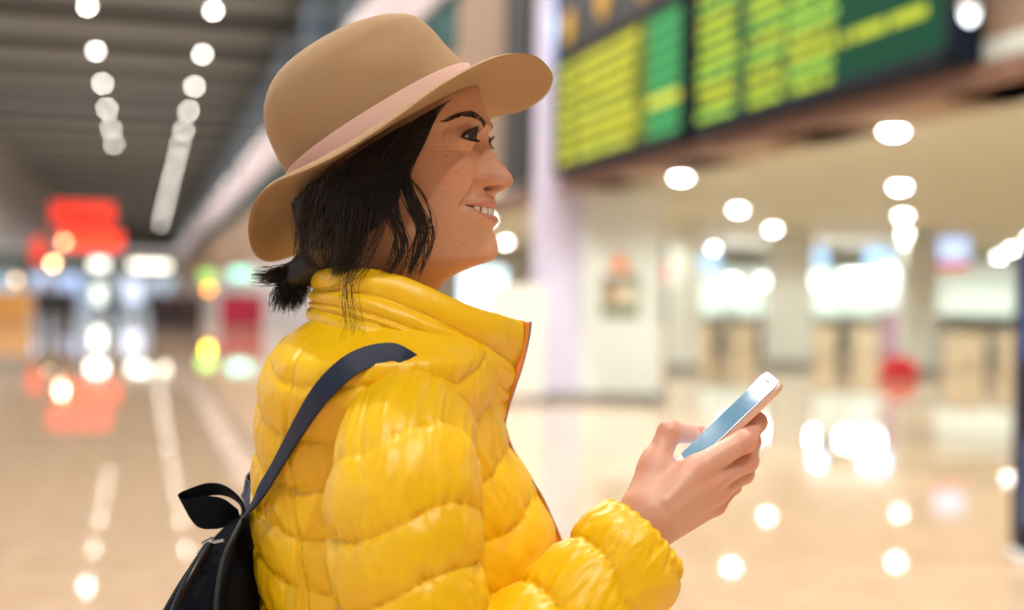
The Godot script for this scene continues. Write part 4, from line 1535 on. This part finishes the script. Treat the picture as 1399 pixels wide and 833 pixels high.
func build_hair(root: Node3D, t: Transform3D) -> void:
	var hm := mat("hair dark brown", Color(0.115, 0.072, 0.055), 0.42)
	var mb := MB.new()
	var nz := FastNoiseLite.new()
	nz.seed = 9
	nz.frequency = 0.05
	# the mass of hair: rings from under the hat down to the pony tail
	var py := [112.0, 140.0, 170.0, 200.0, 230.0, 260.0, 290.0, 320.0, 345.0, 362.0, 374.0]
	var le := [420.0, 408.0, 402.0, 400.0, 400.0, 401.0, 404.0, 409.0, 416.0, 428.0, 445.0]
	var ri := [586.0, 580.0, 568.0, 557.0, 546.0, 537.0, 530.0, 516.0, 502.0, 490.0, 476.0]
	var hz := [0.060, 0.072, 0.080, 0.085, 0.087, 0.085, 0.082, 0.076, 0.066, 0.052, 0.035]
	var rows := []
	for i in 110:
		var y := lerpf(112.0, 374.0, i / 109.0)
		var l := lut(py, le, y)
		var r := lut(py, ri, y)
		var z := lut(py, hz, y)
		var row := PackedVector3Array()
		for k in 260:
			var a := TAU * k / 260.0
			var flow := a * 40.0 + (y - 112.0) * 0.05 * sin(a)      # locks run down and back
			var g := nz.get_noise_2d(flow * 9.0, y * 0.22) * 0.9 + nz.get_noise_2d(flow * 28.0, y * 0.3) * 0.5
			var d := 1.0 + 0.05 * g
			row.append(under_hat(Vector3(((l + r) / 2 - 699.5 + (r - l) / 2 * sup(cos(a), 2.3) * d) * K, (416.5 - y) * K, z * sup(sin(a), 2.3) * d)))
		rows.append(row)
	mb.grid(rows, true, true, true)
	# pony tail core
	var core := []
	for p in [V(452, 352, 0.0), V(432, 360, 0.0), V(412, 372, 0.0), V(399, 386, 0.0), V(394, 402, 0.0)]: core.append(p)
	var cp := []
	var cr := []
	for i in 20:
		cp.append(spline(core, i / 19.0))
		cr.append(lerpf(0.024, 0.006, pow(i / 19.0, 1.2)))
	mb.tube(cp, cr, 16)
	mb.xform(t)
	var hair := part("hair", mb, hm, root)
	# locks and single hairs
	mb = MB.new()
	var r2 := RandomNumberGenerator.new()
	r2.seed = 21
	var sets := [
		[150, [V(590, 132, 0.066), V(566, 185, 0.078), V(541, 240, 0.087), V(512, 295, 0.086), V(462, 335, 0.066), V(430, 358, 0.030)], 7.0, 0.00065],
		[120, [V(545, 182, 0.082), V(520, 215, 0.090), V(490, 260, 0.090), V(455, 320, 0.072), V(428, 358, 0.030)], 14.0, 0.00065],
		[90, [V(474, 225, 0.080), V(455, 255, 0.080), V(434, 305, 0.066), V(424, 355, 0.030)], 18.0, 0.00065],
		[70, [V(522, 195, 0.086), V(500, 235, 0.093), V(485, 290, 0.093), V(478, 340, 0.084), V(462, 372, 0.074)], 12.0, 0.0006],
		[44, [V(584, 138, 0.068), V(562, 190, 0.080), V(550, 235, 0.087), V(562, 275, 0.090), V(578, 310, 0.086), V(574, 340, 0.082), V(562, 372, 0.078)], 5.0, 0.00055],
		[26, [V(560, 180, 0.086), V(541, 240, 0.094), V(534, 285, 0.097), V(548, 322, 0.094), V(545, 352, 0.088), V(530, 378, 0.084)], 5.0, 0.0005],
		[8, [V(550, 235, 0.090), V(575, 260, 0.086), V(592, 295, 0.080), V(590, 330, 0.074), V(578, 362, 0.074)], 3.0, 0.0003],
		[10, [V(520, 230, 0.096), V(522, 290, 0.098), V(505, 345, 0.094), V(480, 385, 0.100), V(478, 430, 0.108), V(482, 446, 0.110)], 7.0, 0.00035],
		[10, [V(545, 250, 0.096), V(522, 310, 0.098), V(498, 355, 0.096), V(470, 385, 0.095), V(452, 392, 0.085)], 6.0, 0.00035],
		[6, [V(500, 300, 0.095), V(478, 360, 0.088), V(476, 400, 0.098), V(482, 440, 0.112), V(476, 478, 0.124)], 5.0, 0.0003],
		[90, [V(440, 350, 0.0), V(415, 362, 0.0), V(395, 372, 0.0), V(378, 378, 0.0), V(362, 378, 0.0)], 8.0, 0.0006],
		[90, [V(440, 354, 0.0), V(416, 372, 0.0), V(400, 386, 0.0), V(390, 402, 0.0), V(388, 420, 0.0)], 8.0, 0.0006],
		[70, [V(440, 352, 0.0), V(420, 370, 0.0), V(410, 388, 0.0), V(404, 404, 0.0), V(398, 416, 0.0)], 7.0, 0.0006]]
	for e in sets:
		var ctrl: Array = e[1]
		for k in int(e[0] * (1.0 if e[0] < 20 else 2.4)):
			var pts := []
			var spread: float = e[2] * K
			var off := Vector3(r2.randfn(), r2.randfn() * 0.5, absf(r2.randfn()) * 0.25 + (r2.randfn() * 1.0 if ctrl[0].z < 0.01 else 0.0)) * spread
			off = off.limit_length(spread * 1.9)
			for i in ctrl.size():
				var u := i / float(ctrl.size() - 1)
				var loose := 0.55 + 0.9 * u if ctrl[0].z < 0.01 or e[0] < 50 else 1.1 - 0.5 * u
				pts.append(ctrl[i] + off * loose + Vector3(r2.randfn(), r2.randfn(), 0.0) * spread * 0.28)
			var path := []
			var rad := []
			var m := 16
			for i in m:
				var uu := i / float(m - 1)
				var curl := sin(uu * 11.0 + off.x * 900.0) * 3.2 * K * uu * (1.0 if e[0] < 50 else 0.0)
				path.append(under_hat(spline(pts, uu) + Vector3(curl, 0, 0)))
				rad.append(e[3] * 0.68 * (1.0 - 0.75 * pow(i / float(m - 1), 3.0)))
			mb.tube(path, rad, 4, 1.0, Vector3.BACK, false)
	mb.xform(t)
	var st := part("lock", mb, hm, hair)
	st.set_meta("kind", "stuff")

# ------------------------------------------------ everything she is and wears
func build_person() -> void:
	var base := at_pixel(560, 416, D)
	var root := thing("person", Vector3(base.x, 0, base.z), deg_to_rad(-14.55), "smiling woman in a yellow quilted jacket looking up at the boards, phone in hand", "person")
	var t := view_to(root)
	var skin := mat("skin", Color.WHITE, 0.48)
	skin.vertex_color_use_as_albedo = true
	skin.subsurf_scatter_enabled = true
	skin.subsurf_scatter_strength = 0.12
	var mb := MB.new()
	build_head(mb)
	build_hand(mb)
	mb.tint = Color(0.69, 0.37, 0.27)
	# arms and legs inside the clothes, and the far hand
	mb.tube([V(575, 615, 0.08), V(553, 680, 0.185), V(575, 880, 0.20), V(615, 945, 0.19), V(740, 870, 0.16), V(850, 752, 0.125)], [0.045, 0.045, 0.038, 0.04, 0.034, 0.026], 14)
	mb.tube([V(575, 615, -0.08), V(556, 690, -0.195), V(590, 960, -0.20), V(655, 1170, -0.18), V(672, 1215, -0.175)], [0.045, 0.042, 0.036, 0.026, 0.024], 14)
	mb.tube([V(672, 1215, -0.175), V(684, 1262, -0.175), V(688, 1300, -0.172)], [0.026, 0.034, 0.026], 14, 0.5, Vector3.BACK)
	for k in 4:
		var z := -0.20 + k * 0.019
		mb.tube([V(688, 1290, z), V(692, 1345, z), V(684, 1385, z), V(674, 1405, z)], [0.0095, 0.009, 0.008, 0.006], 10)
	mb.tube([V(690, 1235, -0.15), V(708, 1275, -0.14), V(712, 1310, -0.138)], [0.013, 0.010, 0.007], 10)
	var foot := (416.5 - 410.0) * K - 1.42
	for s in [-1.0, 1.0]:
		var z: float = s * 0.095
		mb.tube([V(545, 1150, z), Vector3(-0.105, -0.95, z), Vector3(-0.125, foot + 0.1, z), Vector3(-0.12, foot + 0.03, z)], [0.085, 0.06, 0.04, 0.03], 14)
	mb.xform(t)
	part("body", mb, skin, root)
	build_eyes(root, t)
	build_teeth(root, t)
	build_hair(root, t)
	build_jacket(root, t)
	# trousers and shoes, below the frame; their heights are measured from the floor
	var ground := -root.position.y
	mb = MB.new()
	var b := cam_basis.inverse() * Basis(Vector3.UP, deg_to_rad(-14.55))
	var rows := []
	for e in [[0.98, 0.13, 0.17], [0.90, 0.125, 0.18], [0.82, 0.11, 0.17]]:
		var row := PackedVector3Array()
		for k in 40:
			var a := TAU * k / 40.0
			row.append(Vector3(e[1] * cos(a) + 0.01, e[0], e[2] * sin(a)))
		rows.append(row)
	mb.grid(rows, true, true, true)
	for s in [-1.0, 1.0]:
		mb.tube([Vector3(0.01, 0.86, s * 0.09), Vector3(0.02, 0.5, s * 0.095), Vector3(0.0, 0.10, s * 0.095)], [0.098, 0.072, 0.060], 24)
	part("trousers", mb, mat("denim dark", Color(0.09, 0.11, 0.17), 0.8), root)
	for s in [-1.0, 1.0]:
		mb = MB.new()
		var sr := []
		for e in [[-0.09, 0.03, 0.045, 0.05], [-0.075, 0.036, 0.055, 0.055], [0.0, 0.038, 0.055, 0.055], [0.08, 0.044, 0.036, 0.036], [0.14, 0.040, 0.024, 0.024], [0.168, 0.022, 0.015, 0.016]]:
			var row := PackedVector3Array()
			for k in 24:
				var a := TAU * k / 24.0
				row.append(Vector3(e[0], maxf(e[3] + e[2] * sin(a), 0.0), s * 0.095 + e[1] * cos(a)))
			sr.append(row)
		mb.grid(sr, true, true, true)
		part("shoe", mb, mat("shoe black", Color(0.05, 0.05, 0.055), 0.5), root)
	build_hat()
	build_backpack()
	build_phone()

# ------------------------------------------------ hat
func build_hat() -> void:
	var o := thing("felt_hat", cam_at + cam_basis * (Vector3(0, 0, -D) + V(523, 168, 0)), deg_to_rad(-14.55), "tan felt hat with a wide brim and pale pink ribbon on the woman's head", "hat")
	var t := view_to(o)
	var felt := mat("tan felt", Color(0.63, 0.505, 0.365), 0.95)
	felt.rim_enabled = true
	felt.rim = 0.5
	felt.rim_tint = 0.6
	felt.heightmap_enabled = true
	felt.heightmap_texture = noise_tex(0.09, 4, 256, 3)
	felt.heightmap_scale = 0.035
	felt.uv1_triplanar = true
	felt.uv1_scale = Vector3(20, 20, 20)
	var e1 := Vector3(0.851, 0.525, 0)
	var n := Vector3(-0.525, 0.851, 0)
	var o0 := V(523, 168, 0)
	var bb := [-32.0, 0.0, 7.0, 40.0, 60.0, 90.0, 110.0, 120.0, 126.0, 131.0, 133.5]
	var ba := [-146.0, -148.0, -148.0, -146.0, -143.0, -131.0, -113.0, -99.0, -87.0, -66.0, -38.0]
	var fa := [140.0, 140.0, 137.0, 129.0, 126.0, 117.0, 96.0, 74.0, 54.0, 14.0, -6.0]
	var wa := [0.088, 0.088, 0.088, 0.087, 0.085, 0.078, 0.066, 0.054, 0.043, 0.025, 0.008]
	var crown := func(b: float, ph: float, grow: float) -> Vector3:
		var back := lut(bb, ba, b)
		var front := lut(bb, fa, b)
		var w := lut(bb, wa, b)
		var mid := (back + front) / 2
		var a := (mid + (front - back) / 2 * sup(cos(ph), 2.15)) * K + grow * cos(ph)
		var z := w * sup(sin(ph), 2.15) + grow * sin(ph)
		var ak := a / K
		z -= signf(z) * 0.007 * bump(ak - 60.0, 48.0, b - 82.0, 34.0) * absf(sin(ph))
		var dent := 20.0 * exp(-pow(z / 0.020, 2.0)) * smoothstep(95.0, 128.0, b) * smoothstep(-110.0, -30.0, ak)
		return o0 + e1 * a + n * (b + 4.0 - dent) * K + Vector3(0, 0, z)
	var mb := MB.new()
	var rows := []
	for i in 70:
		var b := lerpf(-30.0, 133.5, 1.0 - pow(1.0 - i / 69.0, 1.6))
		var row := PackedVector3Array()
		for k in 140: row.append(crown.call(b, TAU * k / 140.0, 0.0))
		rows.append(row)
	mb.grid(rows, true, false, true)
	mb.xform(t)
	part("crown", mb, felt, o)
	# ribbon
	mb = MB.new()
	rows = []
	for e in [[-27.0, 0.001], [-26.0, 0.0024], [1.0, 0.0024], [2.0, 0.001]]:
		var row := PackedVector3Array()
		for k in 140: row.append(crown.call(e[0], TAU * k / 140.0, e[1]))
		rows.append(row)
	mb.grid(rows, true)
	mb.xform(t)
	part("ribbon", mb, mat("ribbon pink", Color(0.88, 0.72, 0.67), 0.7), o)
	# brim: outer edge measured, inner edge on the crown
	var edge := [V(755, 108, -0.005), V(748, 90, 0.030), V(730, 76, 0.062), V(700, 73, 0.092), V(660, 85, 0.124), V(600, 118, 0.158), V(540, 161, 0.172), V(470, 206, 0.162), V(420, 231, 0.138), V(372, 251, 0.094), V(348, 276, 0.052), V(339, 310, 0.012), V(345, 342, -0.030), V(362, 357, -0.062), V(392, 353, -0.102), V(440, 330, -0.138), V(520, 272, -0.166), V(600, 210, -0.164), V(668, 164, -0.140), V(715, 151, -0.096), V(744, 132, -0.050)]
	mb = MB.new()
	var loop := []
	var nk := 220
	var upper := []
	var lower := []
	var nt := 16
	for i in nt + 1:
		upper.append(PackedVector3Array())
		lower.append(PackedVector3Array())
	for k in nk:
		var p1 := spline(edge, k / float(nk), true)
		var d := p1 - o0
		var ph := atan2(d.z / 0.172, d.dot(e1) / 0.172)
		# inner ring: the crown's foot at the same bearing
		var p0: Vector3 = crown.call(-29.0, atan2(d.z / 0.088, d.dot(e1) / 0.107), -0.002)
		for i in nt + 1:
			var u := i / float(nt)
			var p := p0.lerp(p1, u) + n * (0.004 * sin(PI * u))
			var th := 0.0036 * sqrt(maxf(1.0 - pow(u, 30.0), 0.0)) * 0.5
			upper[i].append(p + n * th)
			lower[i].append(p - n * th)
	var rws := []
	for i in nt + 1: rws.append(upper[i])
	for i in nt + 1: rws.append(lower[nt - i])
	mb.grid(rws, true)
	mb.xform(t)
	part("brim", mb, felt, o)

# ------------------------------------------------ backpack
# the place on the jacket's near side that shows at a pixel
func on_torso(px: float, py: float, lift: float) -> Vector3:
	var y := py
	var p := Vector3.ZERO
	for it in 6:
		var lo := 0.0
		var hi := PI
		for i in 24:
			var m := (lo + hi) / 2
			p = torso_at(m, y, lift, true)
			if 699.5 + p.x * F / (D - p.z) > px: lo = m
			else: hi = m
		var seen := 416.5 - p.y * F / (D - p.z)
		y += (py - seen) * 0.9
	return p

func build_backpack() -> void:
	var o := thing("backpack", cam_at + cam_basis * (Vector3(0, 0, -D) + V(290, 1050, 0)), deg_to_rad(-14.55), "dark navy backpack with a loop handle on the woman's back", "backpack")
	var t := view_to(o)
	var cloth: StandardMaterial3D = mat("navy cloth", Color(0.03, 0.045, 0.08), 0.8)
	cloth.metallic_specular = 0.25
	var web := mat("navy webbing", Color(0.03, 0.10, 0.22), 0.6)
	var bp := [698.0, 712.0, 730.0, 750.0, 790.0, 833.0, 900.0, 1000.0, 1050.0]
	var bl := [322.0, 300.0, 281.0, 262.0, 240.0, 219.0, 203.0, 204.0, 225.0]
	var br := [337.0, 341.0, 344.0, 347.0, 352.0, 356.0, 358.0, 354.0, 345.0]
	var bz := [0.012, 0.040, 0.062, 0.080, 0.104, 0.115, 0.122, 0.125, 0.110]
	for i in bl.size(): bl[i] = 699.5 + (bl[i] - 699.5) * 0.962
	var mb := MB.new()
	var rows := []
	for i in 60:
		var y := lerpf(698.0, 1050.0, i / 59.0)
		var row := PackedVector3Array()
		for k in 90:
			var a := TAU * k / 90.0
			var l := lut(bp, bl, y)
			var r := lut(bp, br, y)
			row.append(Vector3(((l + r) / 2 - 699.5 + (r - l) / 2 * sup(cos(a), 3.0)) * K, (416.5 - y) * K, lut(bp, bz, y) * sup(sin(a), 3.0)) + Vector3(0, 0, 0.004 * wrinkle.get_noise_2d(a * 40.0, y * 0.3)))
		rows.append(row)
	mb.grid(rows, true, true, true)
	mb.xform(t)
	part("bag", mb, cloth, o)
	# raised back pocket with a zip
	mb = MB.new()
	rows = []
	for i in 40:
		var y := lerpf(742.0, 1010.0, i / 39.0)
		var q := sqrt(maxf(1.0 - pow(absf(i / 39.0 * 2.0 - 1.0), 6.0), 0.0))
		var row := PackedVector3Array()
		for k in 50:
			var a := TAU * k / 50.0
			var l := lut(bp, bl, y)
			row.append(Vector3((l + 14.0 - 699.5 + 19.0 * q * sup(cos(a), 2.6)) * K, (416.5 - y) * K, lut(bp, bz, y) * 0.8 * q * sup(sin(a), 2.6)))
		rows.append(row)
	mb.grid(rows, true, true, true)
	mb.xform(t)
	part("pocket", mb, cloth, o)
	mb = MB.new()
	var pz := []
	for e in [[288, 740], [281, 752], [268, 772], [256, 795], [243, 822], [234, 850], [226, 900]]:
		var l0 := lut(bp, bl, e[1])
		var r0 := lut(bp, br, e[1])
		var z0 := lut(bp, bz, e[1])
		var xx: float = e[0]
		for it in 4:      # slide to where the bag's near side shows at that pixel
			var u := clampf(1.0 - pow(absf((xx - (l0 + r0) / 2) / ((r0 - l0) / 2)), 3.0), 0.0, 1.0)
			var zz := z0 * pow(u, 1.0 / 3.0) + 0.003
			xx = 699.5 + (e[0] - 699.5) * (D - zz) / D
			if it == 3: pz.append(V(e[0], e[1], zz))
	var zp := []
	var zr := []
	for i in 160:
		zp.append(spline(pz, i / 159.0))
		zr.append(0.0045 if i % 2 else 0.0036)
	mb.tube(zp, zr, 8)
	mb.xform(t)
	part("zip", mb, mat("zip black", Color(0.03, 0.035, 0.05), 0.35), o)
	mb = MB.new()
	var ps: Vector3 = pz[0] + Vector3(-0.002, 0, 0.003)
	mb.box(ps, Vector3(0.013, 0.007, 0.006), 0.0015, Basis(Vector3.BACK, 0.5))
	mb.box(ps + Vector3(0.010, 0.001, 0.001), Vector3(0.012, 0.004, 0.003), 0.001, Basis(Vector3.BACK, 0.2))
	mb.tube([ps + Vector3(-0.004, -0.004, 0.003), ps + Vector3(-0.009, -0.010, 0.004), ps + Vector3(-0.002, -0.012, 0.004), ps + Vector3(0.001, -0.005, 0.003)], [0.0014], 6)
	mb.xform(t)
	part("zip_puller", mb, mat("puller metal", Color(0.75, 0.80, 0.82), 0.2, 0.9), o)
	# piping along the side panel
	mb = MB.new()
	var pp := []
	for e in [[333, 706, 0.030], [318, 735, 0.072], [306, 762, 0.095], [298, 800, 0.116], [294, 850, 0.132], [292, 950, 0.140]]: pp.append(V(e[0], e[1], e[2] + 0.004))
	var pq := []
	for i in 40: pq.append(spline(pp, i / 39.0))
	mb.tube(pq, [0.0028], 8)
	mb.xform(t)
	part("piping", mb, mat("piping black", Color(0.02, 0.03, 0.05), 0.7), o)
	# loop handle: one band that leaves the top, turns over and comes back
	mb = MB.new()
	var hp := [V(334, 702, 0.0), V(328, 685, 0.004), V(310, 671, 0.006), V(288, 668, 0.006), V(264, 675, 0.004), V(250, 686, 0.002), V(262, 700, 0.004), V(285, 700, 0.010), V(308, 700, 0.012), V(328, 708, 0.008)]
	var hw := [Vector3(0.006, 0.002, 0.018), Vector3(0.004, 0.008, 0.020), Vector3(0.0, 0.013, 0.020), Vector3(-0.002, 0.014, 0.020), Vector3(-0.004, 0.013, 0.020), Vector3(-0.006, 0.018, 0.014), Vector3(-0.012, 0.030, 0.006), Vector3(-0.010, 0.034, 0.006), Vector3(-0.004, 0.030, 0.010), Vector3(-0.002, 0.020, 0.014)]
	var pts := []
	var wide := []
	for i in 60:
		pts.append(spline(hp, i / 59.0))
		wide.append(spline(hw, i / 59.0))
	ribbon(mb, pts, wide, 0.0018)
	mb.xform(t)
	part("handle", mb, cloth, o)
	# near strap over the shoulder
	mb = MB.new()
	var sp := [[592, 506, -0.016], [572, 491, -0.006], [552, 485, 0.003], [530, 483, 0.005], [505, 487, 0.005], [480, 498, 0.005], [455, 519, 0.005], [432, 546, 0.005], [410, 580, 0.005], [390, 615, 0.005], [370, 650, 0.006], [352, 681, 0.01], [335, 704, 0.0]]
	var cps := []
	for e in sp: cps.append(on_torso(e[0], e[1], 0.006 + (e[2] - 0.005)))
	cps[-1] = V(333, 706, 0.030)
	cps[-2] = V(349, 684, 0.088)
	pts = []
	wide = []
	for i in 70:
		pts.append(spline(cps, i / 69.0))
	for i in 70:
		var tg: Vector3 = (pts[mini(i + 1, 69)] - pts[maxi(i - 1, 0)]).normalized()
		var nrm := Vector3(pts[i].x - (525.0 - 699.5) * K, 0.10, pts[i].z * 1.5).normalized()
		wide.append(tg.cross(nrm).normalized() * lerpf(0.0215, 0.013, smoothstep(30, 69, i)) * lerpf(0.15, 1.0, smoothstep(3, 17, i)))
	ribbon(mb, pts, wide, 0.003)
	mb.xform(t)
	part("strap", mb, web, o)
	# far strap
	mb = MB.new()
	cps = [V(334, 706, -0.02), V(338, 676, -0.06), V(346, 650, -0.092)]
	for e in [[404, 590], [432, 546], [455, 519], [480, 498], [505, 487], [530, 483], [552, 485], [572, 491]]:
		var m := on_torso(e[0], e[1], 0.006)
		cps.append(Vector3(m.x, m.y, -m.z))
	pts = []
	wide = []
	for i in 50: pts.append(spline(cps, i / 49.0))
	for i in 50:
		var tg: Vector3 = (pts[mini(i + 1, 49)] - pts[maxi(i - 1, 0)]).normalized()
		var nrm := Vector3(pts[i].x - (525.0 - 699.5) * K, 0.10, pts[i].z * 1.5).normalized()
		wide.append(tg.cross(nrm).normalized() * 0.018)
	ribbon(mb, pts, wide, 0.003)
	mb.xform(t)
	part("strap", mb, web, o)

# ------------------------------------------------ phone
func build_phone() -> void:
	var far_top := V(1049, 506, 0.030)
	var near_top := V(1067, 522, 0.094)
	var w := (near_top - far_top)
	var wn := w.normalized()
	var dn := Vector3(-0.707, -0.707, 0.0)
	dn = (dn - wn * dn.dot(wn)).normalized()
	var nrm: Vector3 = dn.cross(wn)
	if nrm.y < 0: nrm = -nrm
	var c := (far_top + near_top) / 2 + dn * 0.0675
	var o := thing("phone", cam_at + cam_basis * (Vector3(0, 0, -D) + c), deg_to_rad(-14.55), "white smartphone with rose-gold edges and a pale blue screen, held in the woman's hand", "phone")
	var t := view_to(o)
	var b := Basis(wn, -dn, nrm)
	if b.determinant() < 0: b = Basis(-wn, -dn, nrm)
	# a slab with round corners and a soft edge
	var slab_ := func(hw: float, hl: float, r: float, z0: float, z1: float, soft: float, shift: Vector3) -> MB:
		var m := MB.new()
		var rows := []
		for e in [[z0, soft], [z0 + soft * 0.3, soft * 0.3], [z0 + soft, 0.0], [z1 - soft, 0.0], [z1 - soft * 0.3, soft * 0.3], [z1, soft]]:
			var row := PackedVector3Array()
			for q in 4:
				for k in 9:
					var a := PI / 2 * (q + k / 8.0)
					var sx := 1.0 if q == 0 or q == 3 else -1.0
					var sy := 1.0 if q < 2 else -1.0
					var rr: float = r - e[1]
					row.append(c + b * (shift + Vector3(sx * (hw - r) + rr * cos(a), sy * (hl - r) + rr * sin(a), e[0])))
			rows.append(row)
		m.grid(rows, true, true, true)
		m.xform(t)
		return m
	part("body", slab_.call(0.0335, 0.0675, 0.010, -0.0068, 0.0, 0.0020, Vector3.ZERO), mat("rose gold", Color(0.93, 0.76, 0.68), 0.3, 0.3), o)
	part("front_glass", slab_.call(0.0328, 0.0668, 0.0095, 0.0, 0.0009, 0.0005, Vector3.ZERO), mat("phone white", Color(0.88, 0.86, 0.88), 0.12), o)
	part("screen", slab_.call(0.0292, 0.0515, 0.0012, 0.0009, 0.0011, 0.0001, Vector3.ZERO), mat("phone screen glow", Color(0.12, 0.22, 0.28), 0.12, 0.0, 0.55, Color(0.42, 0.72, 0.86)), o)
	var m2 := MB.new()
	m2.tube([c + b * Vector3(-0.006, 0.0595, 0.0010), c + b * Vector3(0.006, 0.0595, 0.0010)], [0.0012], 8)
	m2.xform(t)
	part("earpiece", m2, mat("earpiece grey", Color(0.35, 0.35, 0.37), 0.5), o)
	var al := AreaLight3D.new()
	al.name = "screen_light"
	al.area_size = Vector2(0.058, 0.103)
	al.light_energy = 0.004
	al.light_color = Color(0.6, 0.85, 1.0)
	al.shadow_enabled = true
	al.transform = Transform3D(t.basis * b * Basis(Vector3.UP, PI), t * (c + nrm * 0.004))
	o.add_child(al)
